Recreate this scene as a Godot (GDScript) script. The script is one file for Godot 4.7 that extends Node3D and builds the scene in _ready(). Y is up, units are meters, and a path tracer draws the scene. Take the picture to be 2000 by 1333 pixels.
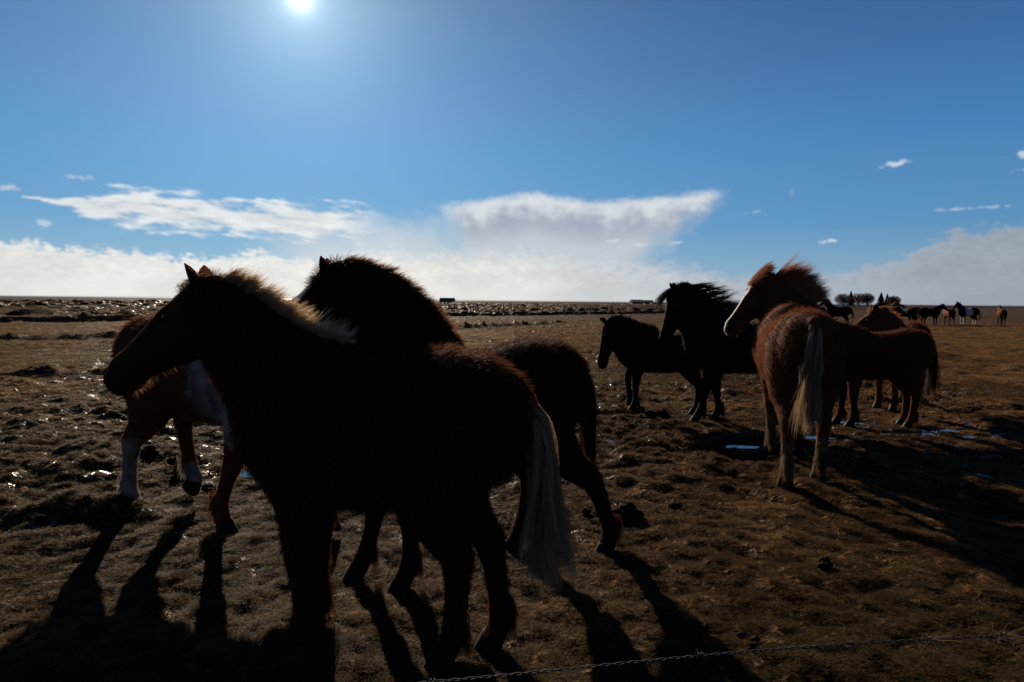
extends Node3D
# A herd of shaggy horses on poached winter turf, seen against a low sun.

const SKY_GAIN := 0.5          # the sky's own brightness; the exposure is its inverse
const EXPOSURE := 2.0
const EYE := Vector3(0, 1.46, 0)

var names := {}
var n_big := FastNoiseLite.new()
var n_mid := FastNoiseLite.new()
var n_fine := FastNoiseLite.new()
var n_patch := FastNoiseLite.new()
var n_hum := FastNoiseLite.new()
var n_spot := FastNoiseLite.new()
var M := {}
var t0 := 0

# ------------------------------------------------------------------ helpers
func stage(s: String) -> void:
	print("%6.1f s  %s" % [(Time.get_ticks_msec() - t0) / 1000.0, s])

func numbered(called: String) -> String:
	if not names.has(called):
		names[called] = 0
		return called
	names[called] += 1
	return "%s_%03d" % [called, names[called]]

func tag(o: Node, label: String, category := "", group := "") -> void:
	o.set_meta("label", label)
	if category != "": o.set_meta("category", category)
	if group != "": o.set_meta("group", group)

func structure(o: Node, label := "") -> void:
	o.set_meta("kind", "structure")
	if label != "": o.set_meta("label", label)

func base(called: String, at: Vector3, turn := 0.0) -> Node3D:
	var o := Node3D.new()
	o.name = numbered(called)
	add_child(o)
	o.position = at
	o.rotation.y = turn
	return o

func part(called: String, mesh: Mesh, mat: Material, parent: Node) -> MeshInstance3D:
	var o := MeshInstance3D.new()
	o.mesh = mesh
	o.material_override = mat
	o.name = numbered(called) if parent == self else called
	parent.add_child(o, true)
	return o

func std(col: Color, rough := 0.8, spec := 0.5) -> StandardMaterial3D:
	var m := StandardMaterial3D.new()
	m.albedo_color = col.linear_to_srgb()
	m.roughness = rough
	m.metallic_specular = spec
	return m

func sm(a: float, b: float, x: float) -> float:
	return smoothstep(a, b, x)

func arrays_mesh(v: PackedVector3Array, n: PackedVector3Array, c: PackedColorArray, idx: PackedInt32Array, uv := PackedVector2Array()) -> ArrayMesh:
	var a := []
	a.resize(Mesh.ARRAY_MAX)
	a[Mesh.ARRAY_VERTEX] = v
	a[Mesh.ARRAY_NORMAL] = n
	if c.size(): a[Mesh.ARRAY_COLOR] = c
	if uv.size(): a[Mesh.ARRAY_TEX_UV] = uv
	a[Mesh.ARRAY_INDEX] = idx
	var m := ArrayMesh.new()
	m.add_surface_from_arrays(Mesh.PRIMITIVE_TRIANGLES, a)
	return m

# ribbons and strands collect here
class Hair:
	var v := PackedVector3Array()
	var n := PackedVector3Array()
	var c := PackedColorArray()
	var i := PackedInt32Array()
	func strand(pts: PackedVector3Array, side: Vector3, w: float, col: Color) -> void:
		var k := pts.size()
		var b := v.size()
		for j in k:
			var d := pts[mini(j + 1, k - 1)] - pts[maxi(j - 1, 0)]
			var nn := side.cross(d).normalized()
			if j == k - 1:
				v.push_back(pts[j]); n.push_back(nn); c.push_back(col)
			else:
				var ww := w * (1.0 - 0.75 * float(j) / k)
				v.push_back(pts[j] - side * ww); n.push_back(nn); c.push_back(col)
				v.push_back(pts[j] + side * ww); n.push_back(nn); c.push_back(col)
		for j in k - 2:
			var q := b + 2 * j
			i.append_array(PackedInt32Array([q, q + 2, q + 1, q + 1, q + 2, q + 3]))
		var q2 := b + 2 * (k - 2)
		i.append_array(PackedInt32Array([q2, q2 + 2, q2 + 1]))

func hair_mesh(h: Hair) -> ArrayMesh:
	return arrays_mesh(h.v, h.n, h.c, h.i)

# lathe-like tube through points with a radius each (closed ends)
func tube(pts: Array, radii: Array, sides := 6) -> ArrayMesh:
	var st := SurfaceTool.new()
	st.begin(Mesh.PRIMITIVE_TRIANGLES)
	tube_into(st, pts, radii, sides)
	st.index()
	st.generate_normals()
	return st.commit()

func tube_into(st: SurfaceTool, pts: Array, radii: Array, sides := 6) -> void:
	var rings := []
	for j in pts.size():
		var d: Vector3 = (pts[mini(j + 1, pts.size() - 1)] - pts[maxi(j - 1, 0)]).normalized()
		var a := d.cross(Vector3.UP if absf(d.y) < 0.9 else Vector3.RIGHT).normalized()
		var b := d.cross(a)
		var ring := []
		for k in sides:
			var t := TAU * k / sides
			ring.append(pts[j] + (a * cos(t) + b * sin(t)) * radii[j])
		rings.append(ring)
	for j in pts.size() - 1:
		for k in sides:
			var k2 := (k + 1) % sides
			for p in [rings[j][k], rings[j][k2], rings[j + 1][k], rings[j][k2], rings[j + 1][k2], rings[j + 1][k]]:
				st.add_vertex(p)
	for e in [0, pts.size() - 1]:
		for k in sides:
			var k2 := (k + 1) % sides
			var tri := [pts[e], rings[e][k2], rings[e][k]] if e == 0 else [pts[e], rings[e][k], rings[e][k2]]
			for p in tri: st.add_vertex(p)

# ------------------------------------------------------------------ ground
const LINE_A := Vector2(-28, -37)     # the old field bank runs along this line
const LINE_D := Vector2(0.667, -0.745)
var ridges := [  # [from, to, height, half width] low turf banks
	[Vector2(-6.6, -4.75), Vector2(-2.55, -4.5), 0.12, 0.15],
	[Vector2(-4.2, -4.05), Vector2(-2.6, -3.95), 0.06, 0.14],
	[Vector2(-18.0, -21.5), Vector2(-14.0, -24.0), 0.26, 0.4],
	[Vector2(-3.4, -33.0), Vector2(3.2, -45.0), 0.24, 0.4],
	[Vector2(-9.0, -12.5), Vector2(-6.0, -13.2), 0.16, 0.35],
	[Vector2(3.6, -14.5), Vector2(6.5, -14.9), 0.13, 0.3],
]
var basins := [  # [x, z, radius x, radius z, depth] hollows that hold water
	[3.78, -7.34, 0.30, 0.10, 0.06], [2.42, -6.93, 0.26, 0.06, 0.05], [4.55, -7.75, 0.38, 0.12, 0.06], [5.02, -7.98, 0.30, 0.08, 0.05],
	[5.18, -7.60, 0.26, 0.07, 0.05], [4.10, -8.45, 0.3, 0.1, 0.05], [3.35, -7.45, 0.2, 0.06, 0.05],
	[-1.95, -5.70, 0.36, 0.12, 0.06], [1.15, -7.15, 0.22, 0.10, 0.05],
]

func gh(x: float, z: float) -> float:
	var d := maxf(-z, 0.0)
	var h := n_big.get_noise_2d(x, z) * 0.05
	var pat := n_patch.get_noise_2d(x, z)
	var poached := sm(-0.45, 0.30, pat) * sm(3.5, 7.0, d + maxf(-1.0 - x, 0.0) * 0.9 - maxf(x - 1.0, 0.0) * 0.3)
	var m := n_mid.get_noise_2d(x, z)
	if d < 120.0:
		h += m * (0.030 + 0.080 * poached)
		if d < 45.0:
			var f := n_fine.get_noise_2d(x, z)
			h += f * (0.032 + 0.026 * poached)
	for r in ridges:
		var a: Vector2 = r[0]
		var ab: Vector2 = r[1] - a
		var q := Vector2(x, z) - a
		if absf(q.x) > 14.0: continue
		var t := clampf(q.dot(ab) / ab.length_squared(), 0.0, 1.0)
		var dist := (q - ab * t).length() * (1.0 + 0.5 * m)
		var w: float = r[3]
		if dist < 3.0 * w:
			h += r[2] * exp(-dist * dist / (w * w)) * (0.8 + 0.9 * m)
	if d > 20.0:
		var qx := x - LINE_A.x
		var qz := z - LINE_A.y
		var s := -(qx * 0.745 + qz * 0.667)
		s += m * 0.5
		if s > -2.5:
			var hum := n_hum.get_noise_2d(x, z)
			h += 0.30 * sm(0.0, 0.7, s) + (0.50 * maxf(hum, -0.25) + 0.12) * sm(0.2, 2.5, s) - 0.12 * sm(-1.2, -0.2, s) * (1.0 - sm(-0.1, 0.4, s))
			h += 0.25 * sm(18.0, 30.0, s) * (0.6 + hum) * (1.0 - sm(60.0, 140.0, s))
	if d > 150.0:
		h *= 1.0 - 0.8 * sm(150.0, 500.0, d)
	if d < 11.0:
		for b in basins:
			var ex: float = (x - b[0]) / b[2]
			var ez: float = (z - b[1]) / b[3]
			var e := ex * ex + ez * ez
			if e < 4.0:
				var k: float = (1.0 - sm(0.5, 1.9, e * (1.0 + 0.8 * m)))
				h = lerpf(h, -b[4] * 0.6, k)
	return h

# 0 on the trampled, muddy part by the fence, 1 on the straw turf beyond it, where the brightness of backlit tips is painted in; the edge wanders in tongues
func backlit_sward(x: float, z: float) -> float:
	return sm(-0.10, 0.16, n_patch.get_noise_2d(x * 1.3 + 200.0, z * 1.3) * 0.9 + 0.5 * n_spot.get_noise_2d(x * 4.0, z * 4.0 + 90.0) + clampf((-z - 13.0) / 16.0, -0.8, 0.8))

func axis(lo: float, hi: float, fine: float, core_lo: float, core_hi: float, grow: float, cap: float, cap_to: float) -> PackedFloat32Array:
	var up := PackedFloat32Array()
	var x := core_lo
	while x < core_hi:
		up.push_back(x); x += fine
	var s := fine
	while x < hi:
		up.push_back(x)
		if s < cap or absf(x) > cap_to: s = s * (1.0 + grow) if absf(x) <= cap_to else s * 1.045
		x += s
	up.push_back(hi)
	var dn := PackedFloat32Array()
	x = core_lo - fine
	s = fine
	while x > lo:
		dn.push_back(x)
		if s < cap or absf(x) > cap_to: s = s * (1.0 + grow) if absf(x) <= cap_to else s * 1.045
		x -= s
	dn.push_back(lo)
	dn.reverse()
	dn.append_array(up)
	return dn

func build_ground() -> void:
	var xs := axis(-1900.0, 1900.0, 0.042, -4.4, 5.2, 0.024, 0.36, 48.0)
	var zs := axis(-1900.0, 60.0, 0.040, -8.0, -1.6, 0.014, 0.36, 95.0)
	var nx := xs.size()
	var nz := zs.size()
	var H := PackedFloat32Array()
	H.resize(nx * nz)
	var job := func(j: int) -> void:
		var zz := zs[j]
		for i in nx:
			H[j * nx + i] = gh(xs[i], zz)
	for j in nz: job.call(j)
	var v := PackedVector3Array(); v.resize(nx * nz)
	var n := PackedVector3Array(); n.resize(nx * nz)
	var c := PackedColorArray(); c.resize(nx * nz)
	var uv := PackedVector2Array(); uv.resize(nx * nz)
	for j in nz:
		var j0 := maxi(j - 1, 0)
		var j1 := mini(j + 1, nz - 1)
		var z := zs[j]
		for i in nx:
			var k := j * nx + i
			var i0 := maxi(i - 1, 0)
			var i1 := mini(i + 1, nx - 1)
			var x := xs[i]
			v[k] = Vector3(x, H[k], z)
			n[k] = Vector3(-(H[j * nx + i1] - H[j * nx + i0]) / (xs[i1] - xs[i0]), 1.0, -(H[j1 * nx + i] - H[j0 * nx + i]) / (zs[j1] - zs[j0])).normalized()
			uv[k] = Vector2(x, z) * 0.42
			var p := n_spot.get_noise_2d(x * 3.0, z * 3.0)
			var p2 := n_spot.get_noise_2d(x * 0.35 + 70.0, z * 0.35)
			var mud := Color(0.50, 0.46, 0.42)
			var straw := Color(1.10, 0.96, 0.78)
			var olive := Color(1.0, 1.10, 0.78)
			var col := mud.lerp(straw, sm(-0.35, 0.35, p))
			col = col.lerp(olive, 0.7 * sm(-0.1, 0.4, p2) * sm(-4.0, -9.0, z))
			if z < -4.0: col *= 1.0 + 1.05 * backlit_sward(x, z)  # paler straw, with the glow of backlit grass tips painted into the ground colour
			var s := -((x - LINE_A.x) * 0.745 + (z - LINE_A.y) * 0.667)
			if z < -20.0 and s > 0.0:
				col = col.lerp(Color(0.52, 0.41, 0.34), 0.85 * sm(0.0, 2.0, s)).lerp(Color(0.42, 0.34, 0.30), 0.85 * sm(14.0, 26.0, s + 4.0 * p))
			c[k] = col
	var idx := PackedInt32Array(); idx.resize((nx - 1) * (nz - 1) * 6)
	var wet := PackedInt32Array()
	var w := 0
	for j in nz - 1:
		var soaked := zs[j] < -4.2 and zs[j] > -19.0
		for i in nx - 1:
			var a := j * nx + i
			if soaked and absf(xs[i]) < 15.0 and n_spot.get_noise_2d(xs[i] * 13.0, zs[j] * 20.0 + 33.0) > 0.62 + 0.45 * n_patch.get_noise_2d(xs[i] * 2.0, zs[j] * 2.0 + 60.0):
				wet.append_array(PackedInt32Array([a, a + 1, a + nx, a + 1, a + nx + 1, a + nx]))
				continue
			idx[w] = a; idx[w + 1] = a + 1; idx[w + 2] = a + nx
			idx[w + 3] = a + 1; idx[w + 4] = a + nx + 1; idx[w + 5] = a + nx
			w += 6
	idx.resize(w)
	var gm := arrays_mesh(v, n, c, idx, uv)
	var arr := gm.surface_get_arrays(0)
	arr[Mesh.ARRAY_INDEX] = wet
	arr[Mesh.ARRAY_COLOR] = null
	gm.add_surface_from_arrays(Mesh.PRIMITIVE_TRIANGLES, arr)
	gm.surface_set_material(0, M.ground)
	gm.surface_set_material(1, M.wet)
	var g := part("ground", gm, null, self)
	structure(g, "rough poached winter pasture of matted brown turf and wet mud")
	stage("ground %d x %d" % [nx, nz])

func noise(seed_: int, freq: float, oct := 3, kind := FastNoiseLite.TYPE_SIMPLEX_SMOOTH) -> FastNoiseLite:
	var n := FastNoiseLite.new()
	n.seed = seed_
	n.frequency = freq
	n.noise_type = kind
	n.fractal_type = FastNoiseLite.FRACTAL_FBM if oct > 1 else FastNoiseLite.FRACTAL_NONE
	n.fractal_octaves = oct
	return n

func grey(n: FastNoiseLite, size: int) -> Image:
	var im := n.get_seamless_image(size, size)
	im.convert(Image.FORMAT_L8)
	return im

func ramped(im: Image, stops: Array) -> ImageTexture:
	var g := Gradient.new()
	g.offsets = PackedFloat32Array(stops.map(func(s): return s[0]))
	g.colors = PackedColorArray(stops.map(func(s): return s[1]))
	var lut := PackedByteArray()
	for k in 256:
		var col := g.sample(k / 255.0).linear_to_srgb()
		lut.append_array(PackedByteArray([col.r8, col.g8, col.b8]))
	var src := im.get_data()
	var out := PackedByteArray(); out.resize(src.size() * 3)
	for k in src.size():
		var s := src[k] * 3
		out[k * 3] = lut[s]; out[k * 3 + 1] = lut[s + 1]; out[k * 3 + 2] = lut[s + 2]
	return ImageTexture.create_from_image(Image.create_from_data(im.get_width(), im.get_height(), false, Image.FORMAT_RGB8, out))

func build_materials() -> void:
	var fine := grey(noise(21, 0.035, 5), 1024)
	var fine2 := grey(noise(33, 0.012, 4), 512)
	var g := StandardMaterial3D.new()
	g.vertex_color_use_as_albedo = true
	g.albedo_texture = ramped(fine, [[0.0, Color(0.014, 0.009, 0.006)], [0.42, Color(0.026, 0.016, 0.010)], [0.62, Color(0.070, 0.042, 0.022)], [1.0, Color(0.16, 0.10, 0.052)]])
	g.roughness_texture = ramped(fine2, [[0.0, Color(0.04, 0.04, 0.04)], [0.22, Color(0.10, 0.10, 0.10)], [0.31, Color(0.60, 0.60, 0.60)], [1.0, Color(0.95, 0.95, 0.95)]])
	g.roughness_texture_channel = BaseMaterial3D.TEXTURE_CHANNEL_RED
	g.roughness = 1.0
	g.metallic_specular = 0.06
	g.heightmap_enabled = true
	g.heightmap_texture = ImageTexture.create_from_image(fine)
	g.heightmap_scale = 3.0
	M.ground = g
	var wm := std(Color(0.014, 0.010, 0.008), 0.34, 0.42)
	wm.heightmap_enabled = true
	wm.heightmap_texture = g.heightmap_texture
	wm.heightmap_scale = 2.5
	M.wet = wm
	var w := StandardMaterial3D.new()
	w.albedo_color = Color(0.012, 0.011, 0.010).linear_to_srgb()
	w.roughness = 0.03
	w.metallic_specular = 0.5
	M.water = w
	var grass := StandardMaterial3D.new()
	grass.vertex_color_use_as_albedo = true
	grass.roughness = 0.5
	grass.metallic_specular = 0.07
	grass.backlight_enabled = true
	grass.backlight = Color(0.8, 0.75, 0.62).linear_to_srgb()
	grass.cull_mode = BaseMaterial3D.CULL_DISABLED
	M.grass = grass
	M.dung = std(Color(0.012, 0.008, 0.005), 0.95, 0.12)
	M.wire = std(Color(0.030, 0.030, 0.033), 0.75, 0.25)
	M.wire.metallic = 0.4
	M.post = std(Color(0.05, 0.042, 0.035), 0.9)
	M.farwall = std(Color(0.05, 0.045, 0.045), 0.8)
	M.farroof = std(Color(0.06, 0.03, 0.026), 0.7)
	M.farwin = std(Color(0.02, 0.022, 0.025), 0.2)
	M.bark = std(Color(0.035, 0.028, 0.024), 0.9)
	M.needle = std(Color(0.018, 0.026, 0.018), 0.8)
	var f := StandardMaterial3D.new()
	f.vertex_color_use_as_albedo = true
	f.roughness = 0.62
	f.metallic_specular = 0.09
	f.backlight_enabled = true
	f.backlight = Color(0.9, 0.9, 0.9).linear_to_srgb()
	f.cull_mode = BaseMaterial3D.CULL_DISABLED
	M.hair = f
	var b := StandardMaterial3D.new()
	b.vertex_color_use_as_albedo = true
	b.roughness = 0.8
	b.metallic_specular = 0.15
	M.coat = b
	M.eye = std(Color(0.006, 0.004, 0.003), 0.25, 0.4)
	M.hoof = std(Color(0.010, 0.008, 0.006), 0.7, 0.2)
	M.nostril = std(Color(0.008, 0.006, 0.006), 0.7, 0.2)

# ------------------------------------------------------------------ sky
func lut1(keys: Array, x: float) -> float:
	if x <= keys[0][0]: return keys[0][1]
	for k in range(1, keys.size()):
		if x <= keys[k][0]:
			var t: float = (x - keys[k - 1][0]) / (keys[k][0] - keys[k - 1][0])
			return lerpf(keys[k - 1][1], keys[k][1], t * t * (3.0 - 2.0 * t))
	return keys[-1][1]

func lut3(keys: Array, x: float) -> Vector3:
	if x <= keys[0][0]: return keys[0][1]
	for k in range(1, keys.size()):
		if x <= keys[k][0]:
			var t: float = (x - keys[k - 1][0]) / (keys[k][0] - keys[k - 1][0])
			var a: Vector3 = keys[k - 1][1]
			return a.lerp(keys[k][1], t)
	return keys[-1][1]

const SUN_AZ := -17.1
const SUN_EL := 22.3

func sky_dir(az: float, el: float) -> Vector3:
	var a := deg_to_rad(az)
	var e := deg_to_rad(el)
	return Vector3(sin(a) * cos(e), sin(e), -cos(a) * cos(e))

func clear_sky(az: float, el: float, sun: Vector3) -> Vector3:
	var keys := [[0.0, Vector3(0.40, 0.50, 0.60)], [3.0, Vector3(0.24, 0.43, 0.62)], [6.0, Vector3(0.125, 0.335, 0.60)], [12.0, Vector3(0.075, 0.25, 0.56)], [18.0, Vector3(0.045, 0.165, 0.43)], [25.0, Vector3(0.027, 0.095, 0.28)], [45.0, Vector3(0.017, 0.060, 0.18)], [90.0, Vector3(0.013, 0.045, 0.14)]]
	var c := lut3(keys, maxf(el, 0.0))
	var g := rad_to_deg(acos(clampf(sky_dir(az, el).dot(sun), -1.0, 1.0)))
	c *= 0.62 + 0.38 * exp(-g / 80.0) + 0.10 * exp(-g / 40.0)
	c += Vector3(0.215, 0.305, 0.255) * exp(-g / 15.0)
	c += Vector3(0.34, 0.42, 0.46) * exp(-g / 3.6) + Vector3(2.6, 2.6, 2.6) * exp(-g / 0.45)
	return c

func build_sky(env: Environment) -> void:
	var sun := sky_dir(SUN_AZ, SUN_EL)
	var W := 4096
	var Hh := 2048
	# the clear air on a coarse image, stretched; then the cloud belt in full
	var cw := 512
	var ch := 256
	var pad := 8
	var im := Image.create(cw + 2 * pad, ch, false, Image.FORMAT_RGBF)
	for y in ch / 2 + 2:
		var el := 90.0 - (y + 0.5) / ch * 180.0
		for x in cw + 2 * pad:
			var az := fposmod((x - pad + 0.5) / cw * 360.0 + 180.0, 360.0) - 180.0
			var c := clear_sky(az, el, sun)
			im.set_pixel(x, y, Color(c.x, c.y, c.z))
	for y in range(ch / 2 + 2, ch):
		for x in cw + 2 * pad: im.set_pixel(x, y, Color(0.05, 0.045, 0.04))
	im.resize(W + 2 * pad * W / cw, Hh, Image.INTERPOLATE_CUBIC)
	im = im.get_region(Rect2i(pad * W / cw, 0, W, Hh))
	# the aureole again at full size
	var raw := im.get_data().to_float32_array()
	for y in range(int((90.0 - SUN_EL - 14.0) / 180.0 * Hh), int((90.0 - SUN_EL + 14.0) / 180.0 * Hh)):
		var el := 90.0 - (y + 0.5) / Hh * 180.0
		for x in range(int((SUN_AZ + 360.0 - 15.0) / 360.0 * W), int((SUN_AZ + 360.0 + 15.0) / 360.0 * W)):
			var az := fposmod((x + 0.5) / W * 360.0 + 180.0, 360.0) - 180.0
			var c := clear_sky(az, el, sun)
			var k := (y * W + x) * 3
			raw[k] = c.x; raw[k + 1] = c.y; raw[k + 2] = c.z
	var na := noise(3, 0.55, 5)
	var nb := noise(4, 0.16, 4)
	var nc := noise(5, 1.6, 4)
	var top := [[-180.0, 3.6], [-90.0, 4.0], [-37.0, 3.8], [-30.0, 3.5], [-25.0, 3.2], [-20.0, 3.7], [-16.0, 3.2], [-10.0, 4.3], [0.0, 4.4], [8.0, 4.2], [13.0, 3.6], [18.0, 2.3], [22.0, 1.7], [25.0, 2.4], [29.0, 3.5], [33.0, 5.3], [38.0, 5.7], [60.0, 4.0], [120.0, 3.2], [180.0, 3.6]]
	var band_l := [[-180.0, 0.44], [-100.0, 0.50], [-45.0, 0.74], [-30.0, 0.82], [-15.0, 0.84], [0.0, 0.76], [10.0, 0.62], [20.0, 0.47], [37.0, 0.37], [90.0, 0.40], [180.0, 0.44]]
	var anv_top := [[-6.2, 7.9], [-4.5, 8.1], [-1.0, 8.6], [1.7, 9.0], [4.0, 8.6], [6.5, 8.25], [11.0, 8.5], [17.2, 8.95]]
	var anv_bot := [[-6.2, 7.7], [-5.2, 6.6], [-2.6, 4.2], [9.0, 3.6], [12.6, 5.4], [14.2, 6.9], [17.2, 8.9]]
	var puffs := [[28.9, 10.1, 1.15, 0.24, 0.75], [36.6, 10.0, 1.3, 0.28, 0.7], [36.4, 9.0, 0.6, 0.16, 0.4], [24.6, 4.75, 0.75, 0.2, 0.75], [13.4, 4.85, 0.5, 0.13, 0.6], [19.3, 7.1, 0.7, 0.16, 0.25], [-36.4, 7.2, 0.8, 0.28, 0.5], [-34.4, 4.95, 0.5, 0.3, 0.55], [-32.0, 8.3, 1.2, 0.22, 0.35], [8.2, 5.0, 0.7, 0.16, 0.6], [10.6, 4.7, 0.9, 0.18, 0.5], [34.0, 6.7, 2.6, 0.13, 0.4], [22.0, 8.6, 0.4, 0.3, 0.2], [60.0, 8.0, 4.0, 0.5, 0.5], [-60.0, 7.0, 5.0, 0.6, 0.5]]
	var y_lo := int((90.0 - 11.5) / 180.0 * Hh)
	for y in range(y_lo, Hh / 2 + 1):
		var el := 90.0 - (y + 0.5) / Hh * 180.0
		for x in W:
			var az := fposmod((x + 0.5) / W * 360.0 + 180.0, 360.0) - 180.0
			var k := (y * W + x) * 3
			var c := Vector3(raw[k], raw[k + 1], raw[k + 2])
			var f := na.get_noise_2d(az, el * 2.0)
			var lum := lut1(band_l, az)
			var warm := sm(26.0, -6.0, az) * sm(-120.0, -60.0, az)
			var pale := Vector3(lum * lerpf(0.90, 1.02, warm), lum * lerpf(0.99, 1.0, warm), lum * lerpf(1.12, 0.95, warm))
			# veil over the middle
			if az > -26.0 and az < 16.0 and el < 8.5:
				var va := 0.75 * sm(-23.0, -14.0, az) * sm(15.0, 2.0, az) * sm(8.0 + f, 3.5, el + 0.04 * absf(az + 12.0) + 1.2 * nb.get_noise_2d(az, el * 1.3))
				c = c.lerp(Vector3(0.66, 0.69, 0.70) * (lum / 0.78), va)
			# long streak of torn cloud on the left
			if az < -9.0 and az > -35.5 and el > 4.0 and el < 8.8:
				var g := na.get_noise_2d(az * 0.42 + el * 0.9 + 40.0, el * 1.9 - az * 0.20) + 0.35 * nc.get_noise_2d(az * 0.5 + el, el * 1.6)
				var mid := 6.45 - 0.02 * (az + 30.0) + 0.3 * nb.get_noise_2d(az * 2.0, 9.0)
				var body := 1.0 - absf(el - mid) / (1.45 * sm(-35.0, -29.0, az) + 0.10)
				var a := sm(-0.05, 0.95, body * 1.35 + g * 1.0) * sm(-9.0, -15.0, az)
				c = c.lerp(Vector3(0.80, 0.82, 0.83) * (0.95 + 0.25 * g), 0.92 * a)
			# the anvil cloud
			if az > -7.0 and az < 18.0 and el > 3.0:
				var jt := 0.22 * f + 0.10 * nc.get_noise_2d(az, el)
				var t := lut1(anv_top, az) + jt
				var b := lut1(anv_bot, az) + 0.6 * f
				var a := sm(t + 0.25, t - 0.55, el) * sm(b - 2.0, b + 1.2, el) * sm(-7.4, -3.6, az + 0.8 * f) * sm(17.6, 15.8, az)
				var deep := sm(0.2, 2.4, t - el + 1.3 * nb.get_noise_2d(az * 2.2, el * 0.8 + 5.0) + 0.5 * f) * (1.0 - 0.55 * sm(2.0, 4.4, t - el))
				var core := Vector3(0.72, 0.75, 0.77).lerp(Vector3(0.40, 0.435, 0.53), deep * sm(-7.5, -3.0, az))
				c = c.lerp(core, 0.93 * a)
			# the bank along the horizon
			var tp := lut1(top, az) + 0.75 * f + 0.42 * nc.get_noise_2d(az, el * 2.0)
			var soft := 0.7 + 1.1 * sm(-14.0, -8.0, az) * sm(20.0, 12.0, az)
			var ba := sm(tp + 0.12, tp - soft, el)
			var rim := sm(tp - 0.9, tp, el) * (1.0 - 0.6 * sm(14.0, 24.0, az))
			var tone := 1.0 + 0.12 * nb.get_noise_2d(az, el * 2.5 + 20.0) + 0.08 * rim + 0.10 * nc.get_noise_2d(az * 0.6, el * 1.6) * sm(0.3, 2.0, el)
			c = c.lerp(pale * tone, ba * (0.93 if az < 20.0 else 0.86))
			for p in puffs:
				var dx: float = (az - p[0]) / p[2]
				if absf(dx) > 1.6: continue
				var dy: float = (el - p[1] - 0.15 * dx * p[3]) / p[3]
				if absf(dy) > 2.0: continue
				var pa: float = sm(0.0, 0.8, 1.0 - sqrt(dx * dx + dy * dy) + 1.0 * na.get_noise_2d(az * 2.2 + 11.0, el * 3.0)) * p[4]
				c = c.lerp(Vector3(0.70, 0.75, 0.80), pa)
			raw[k] = c.x; raw[k + 1] = c.y; raw[k + 2] = c.z
	im = Image.create_from_data(W, Hh, false, Image.FORMAT_RGBF, raw.to_byte_array())
	var mat := PanoramaSkyMaterial.new()
	mat.panorama = ImageTexture.create_from_image(im)
	mat.energy_multiplier = SKY_GAIN
	var sky := Sky.new()
	sky.sky_material = mat
	env.background_mode = Environment.BG_SKY
	env.sky = sky
	stage("sky")

# ------------------------------------------------------------------ horses
class Seg:
	var a: Vector3
	var ab: Vector3
	var inv: float
	var T: Vector3
	var U: Vector3
	var S: Vector3
	var u0: float
	var u1: float
	var s0: float
	var s1: float
	var chain: int
	var flow: Vector3
	var fur: float
	var lo: Vector3
	var hi: Vector3
	func dist(p: Vector3) -> float:
		var q := p - a
		var t := clampf(q.dot(ab) * inv, 0.0, 1.0)
		q -= ab * t
		var ru := u0 + (u1 - u0) * t
		var rs := s0 + (s1 - s0) * t
		var ra := minf(ru, rs)
		var x := q.dot(U) / ru
		var y := q.dot(S) / rs
		var z := q.dot(T) / ra
		var k0 := sqrt(x * x + y * y + z * z)
		if k0 < 0.001: return -ra
		x /= ru; y /= rs; z /= ra
		return k0 * (k0 - 1.0) / sqrt(x * x + y * y + z * z)

class Horse:
	var segs: Array[Seg] = []
	var chains := 0
	var crest := []        # [point, up, side, t] from withers to poll
	var head := {}         # frame of the head
	var hoofs := []        # [position, forward]
	var dock := Vector3()
	var v := PackedVector3Array()
	var n := PackedVector3Array()
	var c := PackedColorArray()
	var idx := PackedInt32Array()
	var near_seg := PackedInt32Array()
	var fur := Hair.new()
	var mane := Hair.new()
	var forelock := Hair.new()
	var tail := Hair.new()
	var feather := Hair.new()
	var beard := Hair.new()
	var spec := {}

func chain(h: Horse, st: Array, hint: Vector3, fur: float, flow_mode: int) -> void:
	# st: [point, radius along up, radius across]
	for j in st.size() - 1:
		var s := Seg.new()
		s.a = st[j][0]
		s.ab = st[j + 1][0] - s.a
		s.inv = 1.0 / maxf(s.ab.length_squared(), 1e-8)
		s.T = s.ab.normalized()
		s.U = (hint - s.T * hint.dot(s.T)).normalized()
		s.S = s.T.cross(s.U)
		s.u0 = st[j][1]; s.u1 = st[j + 1][1]
		s.s0 = st[j][2]; s.s1 = st[j + 1][2]
		s.chain = h.chains
		s.fur = fur
		s.flow = [-s.T * 0.8 + Vector3(0, -0.55, 0), s.T, (-s.T * 0.55 + Vector3(0, -0.6, 0))][flow_mode]
		h.segs.append(s)
	h.chains += 1

func bez(a: Vector3, b: Vector3, c: Vector3, d: Vector3, t: float) -> Vector3:
	var s := 1.0 - t
	return a * s * s * s + b * 3.0 * s * s * t + c * 3.0 * s * t * t + d * t * t * t

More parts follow.
